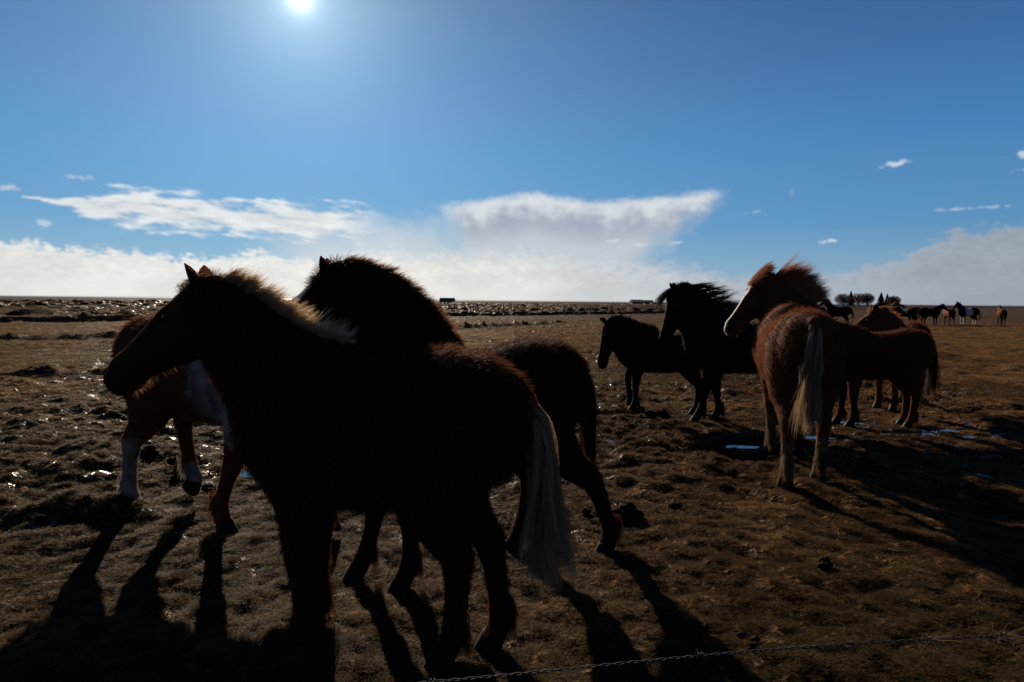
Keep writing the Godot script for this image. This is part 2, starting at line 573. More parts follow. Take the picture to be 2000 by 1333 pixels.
# x forward, y up, z to the horse's right, on the ground under the middle of the trunk
func skeleton(h: Horse) -> void:
	var sp: Dictionary = h.spec
	var fat: float = sp.get("fat", 1.0)
	var k: float = sp.get("fur", 1.0)
	var lng: float = sp.get("long", 1.0)
	var st := []
	for q in [[-0.67, 1.03, 0.16, 0.13], [-0.58, 1.02, 0.265, 0.215], [-0.42, 1.0, 0.30, 0.265], [-0.22, 0.955, 0.30, 0.275], [0.0, 0.93, 0.305, 0.29], [0.22, 0.935, 0.315, 0.28], [0.42, 0.965, 0.325, 0.245], [0.57, 0.975, 0.265, 0.20], [0.66, 0.97, 0.17, 0.14]]:
		st.append([Vector3(q[0] * lng, q[1], 0), q[2] * (1.0 + (fat - 1.0) * 0.4), q[3] * fat])
	chain(h, st, Vector3.UP, 0.042 * k, 0)
	# neck
	var poll: Vector3 = sp.get("poll", Vector3(0.95, 1.58, 0))
	var p0 := Vector3(0.40 * lng, 1.05, 0)
	var p1: Vector3 = sp.get("neck1", p0 + Vector3(0.20, 0.12, 0))
	var p2: Vector3 = sp.get("neck2", p0.lerp(poll, 0.70) + Vector3(0, 0.03, 0))
	var thick: float = sp.get("neck_thick", 1.0)
	var fwd := Vector3(poll.x - p0.x, 0, poll.z - p0.z).normalized()
	var hint: Vector3 = sp.get("neck_up", Vector3(-fwd.x * 0.75, 0.7, -fwd.z * 0.75))
	st = []
	for j in 7:
		var t := j / 6.0
		st.append([bez(p0, p1, p2, poll, t), lerpf(0.285, 0.135, pow(t, 0.75)) * thick, lerpf(0.20, 0.088, pow(t, 0.7)) * thick])
	chain(h, st, hint, 0.036 * k, 2)
	for j in 33:
		var t := 0.06 + 0.94 * j / 32.0
		var p := bez(p0, p1, p2, poll, t)
		var T := (bez(p0, p1, p2, poll, minf(t + 0.02, 1.0)) - bez(p0, p1, p2, poll, t - 0.04)).normalized()
		var U := (hint - T * hint.dot(T)).normalized()
		h.crest.append([p + U * lerpf(0.285, 0.135, pow(t, 0.75)) * thick * 0.97, U, T.cross(U), t, T])
	# head
	var D: Vector3 = sp.get("nose", Vector3(0.62, -0.78, 0)).normalized()
	var hh := Vector3(D.x, 0, D.z).normalized() * 0.8 + Vector3(0, 0.9, 0)
	if sp.has("head_up"): hh = sp.head_up
	var HU := (hh - D * hh.dot(D)).normalized()
	var HS := D.cross(HU)
	var hs: float = sp.get("head_size", 1.0)
	h.head = {"o": poll, "D": D, "U": HU, "S": HS, "k": hs}
	st = []
	for q in [[-0.03, 0.02, 0.10, 0.085], [0.08, 0.025, 0.118, 0.098], [0.18, 0.03, 0.118, 0.092], [0.30, 0.035, 0.098, 0.070], [0.42, 0.035, 0.078, 0.058], [0.51, 0.038, 0.072, 0.058], [0.565, 0.048, 0.055, 0.05]]:
		st.append([poll + (D * q[0] - HU * q[1]) * hs, q[2] * hs * sp.get("head_deep", 1.0), q[3] * hs])
	chain(h, st, HU, 0.012 * k, 1)
	chain(h, [[poll + (D * 0.06 - HU * 0.09) * hs, 0.075 * hs, 0.072 * hs], [poll + (D * 0.20 - HU * 0.085) * hs, 0.068 * hs, 0.070 * hs]], HU, 0.016 * k, 1)
	chain(h, [[poll + (D * 0.50 - HU * 0.085) * hs, 0.035 * hs, 0.036 * hs], [poll + (D * 0.545 - HU * 0.088) * hs, 0.030 * hs, 0.034 * hs]], HU, 0.012 * k, 1)
	# legs: left front, right front, left hind, right hind
	var fr := [[0.44, 0.98, 0.17, 0.10], [0.44, 0.80, 0.15, 0.105], [0.41, 0.68, 0.108, 0.088], [0.42, 0.54, 0.076, 0.068], [0.425, 0.41, 0.060, 0.055], [0.413, 0.29, 0.044, 0.041], [0.410, 0.20, 0.042, 0.040], [0.408, 0.135, 0.052, 0.047], [0.430, 0.085, 0.048, 0.046], [0.448, 0.055, 0.050, 0.050]]
	var hi := [[-0.40, 1.0, 0.24, 0.13], [-0.37, 0.82, 0.225, 0.135], [-0.39, 0.67, 0.145, 0.105], [-0.455, 0.555, 0.092, 0.070], [-0.535, 0.465, 0.070, 0.054], [-0.535, 0.35, 0.052, 0.043], [-0.522, 0.22, 0.045, 0.041], [-0.517, 0.14, 0.054, 0.047], [-0.492, 0.088, 0.048, 0.046], [-0.472, 0.055, 0.050, 0.050]]
	var feet: Array = sp.get("feet", [Vector3(), Vector3(), Vector3(), Vector3()])
	var knees: Array = sp.get("knees", [Vector3(), Vector3(), Vector3(), Vector3()])
	var bulk: float = sp.get("leg", 1.0)
	for l in 4:
		var src: Array = fr if l < 2 else hi
		var zz: float = (-1.0 if l % 2 == 0 else 1.0) * (0.135 if l < 2 else 0.145)
		var off: Vector3 = feet[l]
		var kn: Vector3 = knees[l]
		var yk := 0.41 if l < 2 else 0.465
		st = []
		for q in src:
			var w := pow(clampf((0.86 - q[1]) / 0.75, 0.0, 1.0), 1.15)
			var wk := clampf(1.0 - absf(q[1] - yk) / (0.38 if q[1] > yk else 0.36), 0.0, 1.0)
			var p := Vector3(q[0] * lng, q[1], zz * (1.0 if q[1] > 0.6 else 0.95)) + off * w + kn * wk * (2.0 - wk)
			st.append([p, q[2] * (bulk if q[1] < 0.6 else 1.0), q[3] * (bulk if q[1] < 0.6 else 1.0)])
		chain(h, st, Vector3(1, 0.02, 0), 0.026 * k, 1)
		var a: Vector3 = st[-2][0]
		var b: Vector3 = st[-1][0]
		var pitch: float = sp.get("toes", [0.0, 0.0, 0.0, 0.0])[l]
		h.hoofs.append([b, pitch, st[-3][0]])
	h.dock = Vector3(sp.get("dock_x", -0.74) * lng, sp.get("dock_y", 1.13), 0)
	chain(h, [[Vector3(-0.56 * lng, 1.15, 0), 0.09, 0.08], [h.dock + Vector3(0.02, 0.0, 0), 0.05, 0.045], [h.dock + Vector3(-0.035, -0.16, 0), 0.032, 0.03]], Vector3(-1, 0.2, 0), 0.03 * k, 1)

func carve(h: Horse, cell: float) -> void:
	var lo := Vector3.INF
	var hi := -Vector3.INF
	for s in h.segs:
		var r := maxf(maxf(s.u0, s.u1), maxf(s.s0, s.s1)) + 0.05
		s.lo = s.a.min(s.a + s.ab) - Vector3.ONE * r
		s.hi = s.a.max(s.a + s.ab) + Vector3.ONE * r
		lo = lo.min(s.lo)
		hi = hi.max(s.hi)
	var C := 4
	var blk := cell * C
	var bn := Vector3i(((hi - lo) / blk).ceil())
	var nx := bn.x * C + 1
	var ny := bn.y * C + 1
	var nz := bn.z * C + 1
	var F := PackedFloat32Array()
	F.resize(nx * ny * nz)
	F.fill(9.0)
	var cellv := PackedInt32Array()
	cellv.resize(nx * ny * nz)
	cellv.fill(-1)
	var half := blk * 0.87
	var kk := 0.055
	var blocks := []
	for bz in bn.z:
		for by in bn.y:
			for bx in bn.x:
				var ctr := lo + Vector3(bx + 0.5, by + 0.5, bz + 0.5) * blk
				var dmin := 9.0
				var ds := PackedFloat32Array()
				var ids := []
				for s in h.segs:
					if ctr.x < s.lo.x - half or ctr.y < s.lo.y - half or ctr.z < s.lo.z - half or ctr.x > s.hi.x + half or ctr.y > s.hi.y + half or ctr.z > s.hi.z + half: continue
					var d := s.dist(ctr)
					ids.append(s); ds.push_back(d)
					dmin = minf(dmin, d)
				if dmin > half * 1.3 + kk * 0.5 or dmin < -half * 1.3 - 0.03: continue
				var use: Array[Seg] = []
				for q in ids.size():
					if ds[q] < dmin + half * 2.2 + kk: use.append(ids[q])
				blocks.append([bx, by, bz, use])
				for z in range(bz * C, bz * C + C + 1):
					for y in range(by * C, by * C + C + 1):
						for x in range(bx * C, bx * C + C + 1):
							var at := (z * ny + y) * nx + x
							if F[at] < 8.0: continue
							var p := lo + Vector3(x, y, z) * cell
							var d := 9.0
							var cur := -1
							var cd := 9.0
							for s in use:
								var e := s.dist(p)
								if s.chain != cur:
									if cur >= 0:
										var hmix := maxf(kk - absf(d - cd), 0.0) / kk
										d = minf(d, cd) - hmix * hmix * kk * 0.25
									cur = s.chain
									cd = e
								elif e < cd: cd = e
							var hm := maxf(kk - absf(d - cd), 0.0) / kk
							d = minf(d, cd) - hm * hm * kk * 0.25
							F[at] = d
	var strides := [0, 1, nx, nx + 1, nx * ny, nx * ny + 1, nx * ny + nx, nx * ny + nx + 1]
	var edges := [[0, 1], [2, 3], [4, 5], [6, 7], [0, 2], [1, 3], [4, 6], [5, 7], [0, 4], [1, 5], [2, 6], [3, 7]]
	var f8 := PackedFloat32Array(); f8.resize(8)
	for b in blocks:
		for z in range(b[2] * C, b[2] * C + C):
			for y in range(b[1] * C, b[1] * C + C):
				for x in range(b[0] * C, b[0] * C + C):
					var at := (z * ny + y) * nx + x
					var mask := 0
					for q in 8:
						f8[q] = F[at + strides[q]]
						if f8[q] < 0.0: mask += 1
					if mask == 0 or mask == 8: continue
					var sum := Vector3()
					var cnt := 0
					for e in edges:
						var fa: float = f8[e[0]]
						var fb: float = f8[e[1]]
						if (fa < 0.0) == (fb < 0.0): continue
						var t := fa / (fa - fb)
						var e0: int = e[0]
						var e1: int = e[1]
						sum += Vector3(lerpf(e0 & 1, e1 & 1, t), lerpf((e0 >> 1) & 1, (e1 >> 1) & 1, t), lerpf(e0 >> 2, e1 >> 2, t))
						cnt += 1
					cellv[at] = h.v.size()
					var p := lo + (Vector3(x, y, z) + sum / cnt) * cell
					h.v.push_back(p)
					var best := 9.0
					var bi: Seg = null
					for s in b[3]:
						var d: float = s.dist(p)
						if d < best: best = d; bi = s
					h.near_seg.push_back(h.segs.find(bi))
	for b in blocks:
		for z in range(b[2] * C, b[2] * C + C):
			for y in range(b[1] * C, b[1] * C + C):
				for x in range(b[0] * C, b[0] * C + C):
					var at := (z * ny + y) * nx + x
					if cellv[at] < 0: continue
					var s0 := F[at] < 0.0
					for ax in 3:
						var step: int = [1, nx, nx * ny][ax]
						if (F[at + step] < 0.0) == s0: continue
						var o1: int = [nx, nx * ny, 1][ax]
						var o2: int = [nx * ny, 1, nx][ax]
						if at - o1 - o2 < 0: continue
						var q0 := cellv[at]
						var q1 := cellv[at - o1]
						var q2 := cellv[at - o1 - o2]
						var q3 := cellv[at - o2]
						if q1 < 0 or q2 < 0 or q3 < 0: continue
						if s0: h.idx.append_array(PackedInt32Array([q0, q2, q1, q0, q3, q2]))
						else: h.idx.append_array(PackedInt32Array([q0, q1, q2, q0, q2, q3]))
	smooth_normals(h.v, h.idx, h.n)

func smooth_normals(v: PackedVector3Array, idx: PackedInt32Array, n: PackedVector3Array) -> void:
	n.resize(v.size())
	n.fill(Vector3())
	for q in range(0, idx.size(), 3):
		var a := idx[q]
		var b := idx[q + 1]
		var c := idx[q + 2]
		var f := (v[c] - v[a]).cross(v[b] - v[a])
		n[a] += f; n[b] += f; n[c] += f
	for q in n.size(): n[q] = n[q].normalized()

func coat_color(h: Horse, p: Vector3) -> Color:
	var sp: Dictionary = h.spec
	var col: Color = sp.coat
	if sp.has("points"):   # darker legs and muzzle
		var leg := sm(0.62, 0.40, p.y)
		col = col.lerp(sp.points, leg)
	for q in sp.get("marks", []):
		var e: Vector3 = (p - q[0]) / q[1]
		var r := e.length() + 0.22 * n_spot.get_noise_3d(p.x * 60.0, p.y * 60.0, p.z * 60.0)
		if r < 1.1: col = col.lerp((q[2] as Color) * (0.62 + 0.5 * n_spot.get_noise_3d(p.x * 40.0 + 5.0, p.y * 40.0, p.z * 40.0)), sm(1.08, 0.94, r))
	if sp.has("blaze"):
		var q: Vector3 = p - h.head.o
		var t: float = q.dot(h.head.D)
		var s: float = absf(q.dot(h.head.S))
		var u: float = q.dot(h.head.U)
		if t > 0.05 and t < 0.62 and u > -0.05 and s < sp.blaze * (1.0 + 0.6 * t): col = col.lerp(Color(0.62, 0.58, 0.54), sm(sp.blaze * (1.0 + 0.6 * t), sp.blaze * 0.7, s))
	return col

func dress(h: Horse, r: RandomNumberGenerator) -> void:
	var sp: Dictionary = h.spec
	h.c.resize(h.v.size())
	for q in h.v.size(): h.c[q] = coat_color(h, h.v[q])
	# winter coat
	var count: int = sp.get("strands", 20000)
	var area := 0.0
	for q in range(0, h.idx.size(), 3):
		area += (h.v[h.idx[q + 1]] - h.v[h.idx[q]]).cross(h.v[h.idx[q + 2]] - h.v[h.idx[q]]).length() * 0.5
	var per := count / area
	var wide: float = sp.get("strand_width", 0.0013)
	for q in range(0, h.idx.size(), 3):
		var ia := h.idx[q]
		var a := h.v[ia]
		var b := h.v[h.idx[q + 1]]
		var c := h.v[h.idx[q + 2]]
		var want := (b - a).cross(c - a).length() * 0.5 * per
		var s := h.segs[h.near_seg[ia]]
		if s.fur < 0.02: want *= 1.5
		var m := int(want + r.randf())
		if m == 0: continue
		var nn := h.n[ia]
		var flow := s.flow - nn * s.flow.dot(nn)
		for j in m:
			var u := r.randf()
			var w := r.randf()
			if u + w > 1.0: u = 1.0 - u; w = 1.0 - w
			var p := a + (b - a) * u + (c - a) * w - nn * 0.003
			var clump := n_spot.get_noise_3d(p.x * 55.0, p.y * 55.0, p.z * 55.0 + 9.0)
			var len := s.fur * (0.75 + 0.5 * r.randf() + 0.5 * clump)
			if nn.y < -0.45 and s.chain == 0: len *= 1.35
			var lift := 0.50 + 0.45 * clump + r.randf_range(-0.12, 0.22)
			var d := (flow + nn * lift + Vector3(r.randf_range(-0.28, 0.28), r.randf_range(-0.28, 0.28), r.randf_range(-0.28, 0.28))).normalized()
			var lock := Vector3(n_spot.get_noise_3d(p.x * 90.0 + 30.0, p.y * 60.0, p.z * 90.0), n_spot.get_noise_3d(p.x * 90.0, p.y * 60.0 + 60.0, p.z * 90.0), n_spot.get_noise_3d(p.x * 90.0, p.y * 60.0, p.z * 90.0 + 90.0))
			var d2 := (d + flow * 0.55 + lock * 1.5).normalized()
			var side := d.cross(nn + Vector3(r.randf_range(-0.8, 0.8), r.randf_range(-0.8, 0.8), r.randf_range(-0.8, 0.8))).normalized()
			var col: Color = h.c[ia] * r.randf_range(0.7, 1.4) * h.spec.get("fur_gain", 2.2)
			if h.c[ia].g > 0.05: col = h.c[ia] * r.randf_range(0.6, 1.3)
			h.fur.strand(PackedVector3Array([p, p + d * len * 0.55, p + d * len * 0.55 + d2 * len * 0.45]), side, wide, col)
	# long hair
	var wind: Vector3 = sp.get("wind", Vector3(-0.3, -0.8, 0.1))
	var ms: Dictionary = sp.get("mane", {})
	if ms.size():
		var k := RandomNumberGenerator.new()
		var nl := maxi(int(ms.n) / int(ms.get("per", 26)), 12)
		for j in int(ms.n):
			k.seed = 500 + (j % nl) * 7919   # hairs of one lock share these draws
			var t := clampf((j % nl + k.randf()) / nl + r.randf_range(-0.012, 0.012), 0.0, 1.0)
			var loose := 1.0 if r.randf() > 0.12 else 3.5
			var f := t * 31.99
			var i0 := int(f)
			var e0: Array = h.crest[i0]
			var e1: Array = h.crest[i0 + 1]
			var U: Vector3 = e0[1]
			var S: Vector3 = e0[2]
			var p: Vector3 = e0[0].lerp(e1[0], f - i0) - U * 0.015 + S * (k.randf_range(-0.022, 0.022) + r.randf_range(-0.010, 0.010))
			var L: float = lerpf(ms.l0, ms.l1, t) * k.randf_range(0.6, 1.25) * r.randf_range(0.72, 1.1)
			var d0: Vector3 = (U * ms.up + ms.dir * 0.55 + S * (k.randf_range(-0.35, 0.35) + r.randf_range(-0.08, 0.08) * loose) - e0[4] * (k.randf_range(-0.2, 0.3) + r.randf_range(-0.05, 0.05) * loose)).normalized()
			var d1: Vector3 = (ms.dir + Vector3(k.randf_range(-0.35, 0.35), k.randf_range(-0.35, 0.35), k.randf_range(-0.35, 0.35)) + Vector3(r.randf_range(-0.1, 0.1), r.randf_range(-0.1, 0.1), r.randf_range(-0.1, 0.1)) * loose).normalized()
			var col: Color = (ms.col as Color).lerp(ms.get("col2", ms.col), clampf(k.randf() * 0.8 + ms.get("mix", 0.0) * sm(0.9, 0.2, t), 0.0, 1.0)) * r.randf_range(0.7, 1.3)
			h.mane.strand(path(p, d0, d1, L, 6), rand_side(d0, r), ms.get("w", 0.0014), col)
	var fs: Dictionary = sp.get("forelock", {})
	if fs.size():
		var o: Vector3 = h.head.o
		for j in int(fs.n):
			var p: Vector3 = o + h.head.U * (0.085 + r.randf() * 0.02) + h.head.S * r.randf_range(-0.045, 0.045) + h.head.D * r.randf_range(-0.05 - fs.get("deep", 0.0), 0.05)
			var L: float = fs.l * r.randf_range(0.6, 1.1)
			var d0: Vector3 = (h.head.U * fs.get("up", 0.9) + h.head.D * 0.4 + h.head.S * r.randf_range(-0.5, 0.5)).normalized()
			var d1: Vector3 = (fs.dir + Vector3(r.randf_range(-0.25, 0.25), r.randf_range(-0.25, 0.25), r.randf_range(-0.25, 0.25))).normalized()
			h.forelock.strand(path(p, d0, d1, L, 6), rand_side(d0, r), fs.get("w", 0.0014), (fs.col as Color) * r.randf_range(0.7, 1.3))
	for j in int(sp.get("beard", 0)):
		var t := 1.0 - 0.8 * pow(r.randf(), 2.2)
		if t < 0.75 and n_spot.get_noise_2d(t * 120.0, 7.0) < 0.05: continue
		var hd: Dictionary = h.head
		var p: Vector3 = hd.o + (hd.D * lerpf(0.10, 0.54, t) - hd.U * (lerpf(0.15, 0.105, t) + r.randf_range(-0.01, 0.005)) + hd.S * r.randf_range(-0.03, 0.03)) * hd.k
		var d0: Vector3 = (-hd.U * 0.8 - hd.D * 0.25 + hd.S * r.randf_range(-0.3, 0.3)).normalized()
		h.beard.strand(path(p, d0, Vector3(-0.5, -0.7, r.randf_range(-0.3, 0.3)).normalized(), r.randf_range(0.015, 0.07) * (0.5 + 0.5 * t), 4), rand_side(d0, r), 0.0007, Color(0.20, 0.10, 0.055) * r.randf_range(0.5, 1.3))
	var ts: Dictionary = sp.get("tail", {})
	if ts.size():
		var k := RandomNumberGenerator.new()
		var nl := maxi(int(ts.n) / 36, 10)
		for j in int(ts.n):
			k.seed = 900 + (j % nl) * 104729
			var t := k.randf()
			var loose := 1.0 if r.randf() > 0.10 else 3.0
			var sl: float = ts.get("slim", 0.7)
			var p := h.dock + Vector3(-0.01 - 0.05 * sin(t * 2.4), -0.28 * t, 0) + Vector3(k.randf_range(-0.03, 0.02) + r.randf_range(-0.006, 0.006), r.randf_range(-0.008, 0.008), k.randf_range(-0.035, 0.035) + r.randf_range(-0.008, 0.008))
			var L: float = ts.l * (1.0 - 0.25 * t) * (0.55 + 0.55 * sqrt(k.randf())) * r.randf_range(0.8, 1.06)
			var gust := k.randf()
			var d0: Vector3 = (Vector3(-0.95 * sl * (1.0 - t) - 0.12, -0.42, k.randf_range(-0.5, 0.5) * sl) + (ts.dir as Vector3) * gust + Vector3(r.randf_range(-0.05, 0.05), 0, r.randf_range(-0.05, 0.05)) * loose).normalized()
			var d1: Vector3 = (Vector3(0, -1, 0) + (ts.dir as Vector3) * (0.3 + 1.2 * gust) + Vector3(k.randf_range(-0.16, 0.14), 0, k.randf_range(-0.15, 0.15)) + Vector3(r.randf_range(-0.03, 0.03), 0, r.randf_range(-0.03, 0.03)) * loose).normalized()
			var col: Color = (ts.col as Color).lerp(ts.get("col2", ts.col), clampf(k.randf() * 0.7 + 0.4 * t, 0.0, 1.0)) * r.randf_range(0.65, 1.3)
			if t < 0.12 and ts.has("top"): col = (ts.top as Color) * r.randf_range(0.7, 1.3)
			if t < 0.12 and ts.has("top"): L *= 0.4
			var pts := path(p, d0, d1, L, 9, 2.4)
			var ph := k.randf() * TAU + r.randf_range(-0.3, 0.3)
			var wav := Vector3(k.randf_range(0.3, 1.0), 0, k.randf_range(-1.0, 1.0)) * 0.028
			for q in range(2, pts.size()): pts[q] += wav * sin(q * 0.9 + ph) * (q / 9.0)
			h.tail.strand(pts, rand_side(d0, r), ts.get("w", 0.0015), col)
	# feather behind the fetlocks
	var nf: int = sp.get("feathers", 420)
	for l in 4:
		var fet: Vector3 = h.hoofs[l][2]
		var cc := coat_color(h, fet)
		for j in nf:
			var p := fet + Vector3(-0.03 + r.randf_range(-0.015, 0.02), r.randf_range(-0.03, 0.10), r.randf_range(-0.035, 0.035))
			var d0 := Vector3(-0.6, -0.6, r.randf_range(-0.35, 0.35)).normalized()
			h.feather.strand(path(p, d0, Vector3(-0.1, -1, r.randf_range(-0.2, 0.2)), r.randf_range(0.05, 0.125), 3), rand_side(d0, r), wide, cc * r.randf_range(0.8, 2.0))

func rand_side(d: Vector3, r: RandomNumberGenerator) -> Vector3:
	return d.cross(Vector3(r.randf_range(-1, 1), r.randf_range(-1, 1), r.randf_range(-1, 1)).normalized()).normalized()

func path(p: Vector3, d0: Vector3, d1: Vector3, L: float, k: int, quick := 1.0) -> PackedVector3Array:
	var out := PackedVector3Array([p])
	for j in k:
		var t := minf((j + 0.5) / k * quick, 1.0)
		p += d0.lerp(d1, t * (2.0 - t)).normalized() * L / k
		out.push_back(p)
	return out

func add_ears(h: Horse) -> void:
	var f: Dictionary = h.head
	var ks: float = f.k
	for sgn in [-1.0, 1.0]:
		var root: Vector3 = f.o + (f.U * 0.075 + f.S * 0.058 * sgn - f.D * 0.015) * ks
		var dir: Vector3 = (f.U * 0.85 - f.D * h.spec.get("ear_back", 0.35) + f.S * 0.22 * sgn).normalized()
		var fw: Vector3 = (f.D * 0.8 + f.S * 0.5 * sgn)
		fw = (fw - dir * fw.dot(dir)).normalized()
		var sd := dir.cross(fw)
		var b := h.v.size()
		var prof := [[0.0, 0.034], [0.02, 0.039], [0.045, 0.042], [0.075, 0.036], [0.10, 0.022], [0.12, 0.004]]
		for q in prof:
			for k in 10:
				var t := TAU * k / 10.0
				var ca := cos(t)
				var rr: float = q[1]
				# a cup open to the front: the front wall is pressed in towards the back one
				var dent: float = -0.1 if ca > 0.2 else 1.0
				var pt: Vector3 = root + (dir * q[0] + sd * sin(t) * rr + fw * ca * rr * 0.95 * dent) * ks * h.spec.get("ear_size", 1.0)
				h.v.push_back(pt)
				h.c.push_back(h.spec.get("ear_col", h.spec.coat))
				h.n.push_back((sd * sin(t) + fw * ca).normalized())
				h.near_seg.push_back(0)
		for j in prof.size() - 1:
			for k in 10:
				var k2 := (k + 1) % 10
				var q0 := b + j * 10 + k
				var q1 := b + j * 10 + k2
				h.idx.append_array(PackedInt32Array([q0, q1, q0 + 10, q1, q1 + 10, q0 + 10]))

func hoof_mesh() -> ArrayMesh:
	var st := SurfaceTool.new()
	st.begin(Mesh.PRIMITIVE_TRIANGLES)
	st.set_smooth_group(0)
	var rings := [[0.02, 0.044, 0.0], [0.0, 0.052, 0.004], [-0.035, 0.059, 0.014], [-0.072, 0.066, 0.026]]
	var ns := 14
	var pts := []
	for q in rings:
		var ring := []
		for k in ns:
			var t := TAU * k / ns
			var front := 1.12 if cos(t) > 0 else 0.86
			ring.append(Vector3(cos(t) * q[1] * front + q[2], q[0], sin(t) * q[1] * 0.95))
		pts.append(ring)
	for j in rings.size() - 1:
		for k in ns:
			var k2 := (k + 1) % ns
			for p in [pts[j][k], pts[j][k2], pts[j + 1][k], pts[j][k2], pts[j + 1][k2], pts[j + 1][k]]: st.add_vertex(p)
	for k in ns:
		var k2 := (k + 1) % ns
		for p in [Vector3(0, 0.02, 0), pts[0][k2], pts[0][k]]: st.add_vertex(p)
		for p in [Vector3(0.02, -0.072, 0), pts[-1][k], pts[-1][k2]]: st.add_vertex(p)
	st.index()
	st.generate_normals()
	return st.commit()

var herd: Array[Horse] = []

func compute_horse(i: int) -> void:
	var h := herd[i]
	var r := RandomNumberGenerator.new()
	r.seed = 1000 + i * 17
	skeleton(h)
	carve(h, h.spec.get("cell", 0.016))
	dress(h, r)
	add_ears(h)

func raise_horse(h: Horse) -> void:
	var sp: Dictionary = h.spec
	var k: float = sp.size
	var at: Vector2 = sp.at
	var root := base("horse", Vector3(at.x, gh(at.x, at.y) + sp.get("lift", 0.0), at.y), deg_to_rad(sp.turn))
	root.scale = Vector3.ONE * k
	tag(root, sp.label, "horse", sp.get("group", "horses of the herd standing close by"))
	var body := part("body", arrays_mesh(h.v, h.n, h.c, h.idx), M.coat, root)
	var fur := part("coat_hair", hair_mesh(h.fur), M.hair, body)
	fur.set_meta("kind", "stuff")
	if h.mane.v.size(): part("mane", hair_mesh(h.mane), M.hair, root)
	if h.forelock.v.size(): part("forelock", hair_mesh(h.forelock), M.hair, root)
	if h.beard.v.size(): part("chin_hair", hair_mesh(h.beard), M.hair, root)
	if h.tail.v.size(): part("tail", hair_mesh(h.tail), M.hair, root)
	if h.feather.v.size():
		part("fetlock_hair", hair_mesh(h.feather), M.hair, root).set_meta("kind", "stuff")
	if not sp.get("far", false):
		for s in [-1.0, 1.0]:
			var e := part("eye", M.sphere, M.eye, root)
			e.scale = Vector3.ONE * 0.018 * h.head.k
			e.position = h.head.o + (h.head.D * 0.155 + h.head.U * 0.038 + h.head.S * 0.079 * s) * h.head.k
			var nn := part("nostril", M.sphere, M.nostril, root)
			nn.basis = Basis(h.head.D * 0.020, h.head.U * 0.013, h.head.S * 0.009)
			nn.position = h.head.o + (h.head.D * 0.545 - h.head.U * 0.018 + h.head.S * 0.050 * s) * h.head.k
	for q in h.hoofs:
		var o := part("hoof", M.hoof_mesh, M.hoof, root)
		o.position = q[0]
		o.rotation.z = -q[1]

func add_horse(spec: Dictionary) -> void:
	var h := Horse.new()
	h.spec = spec
	herd.append(h)

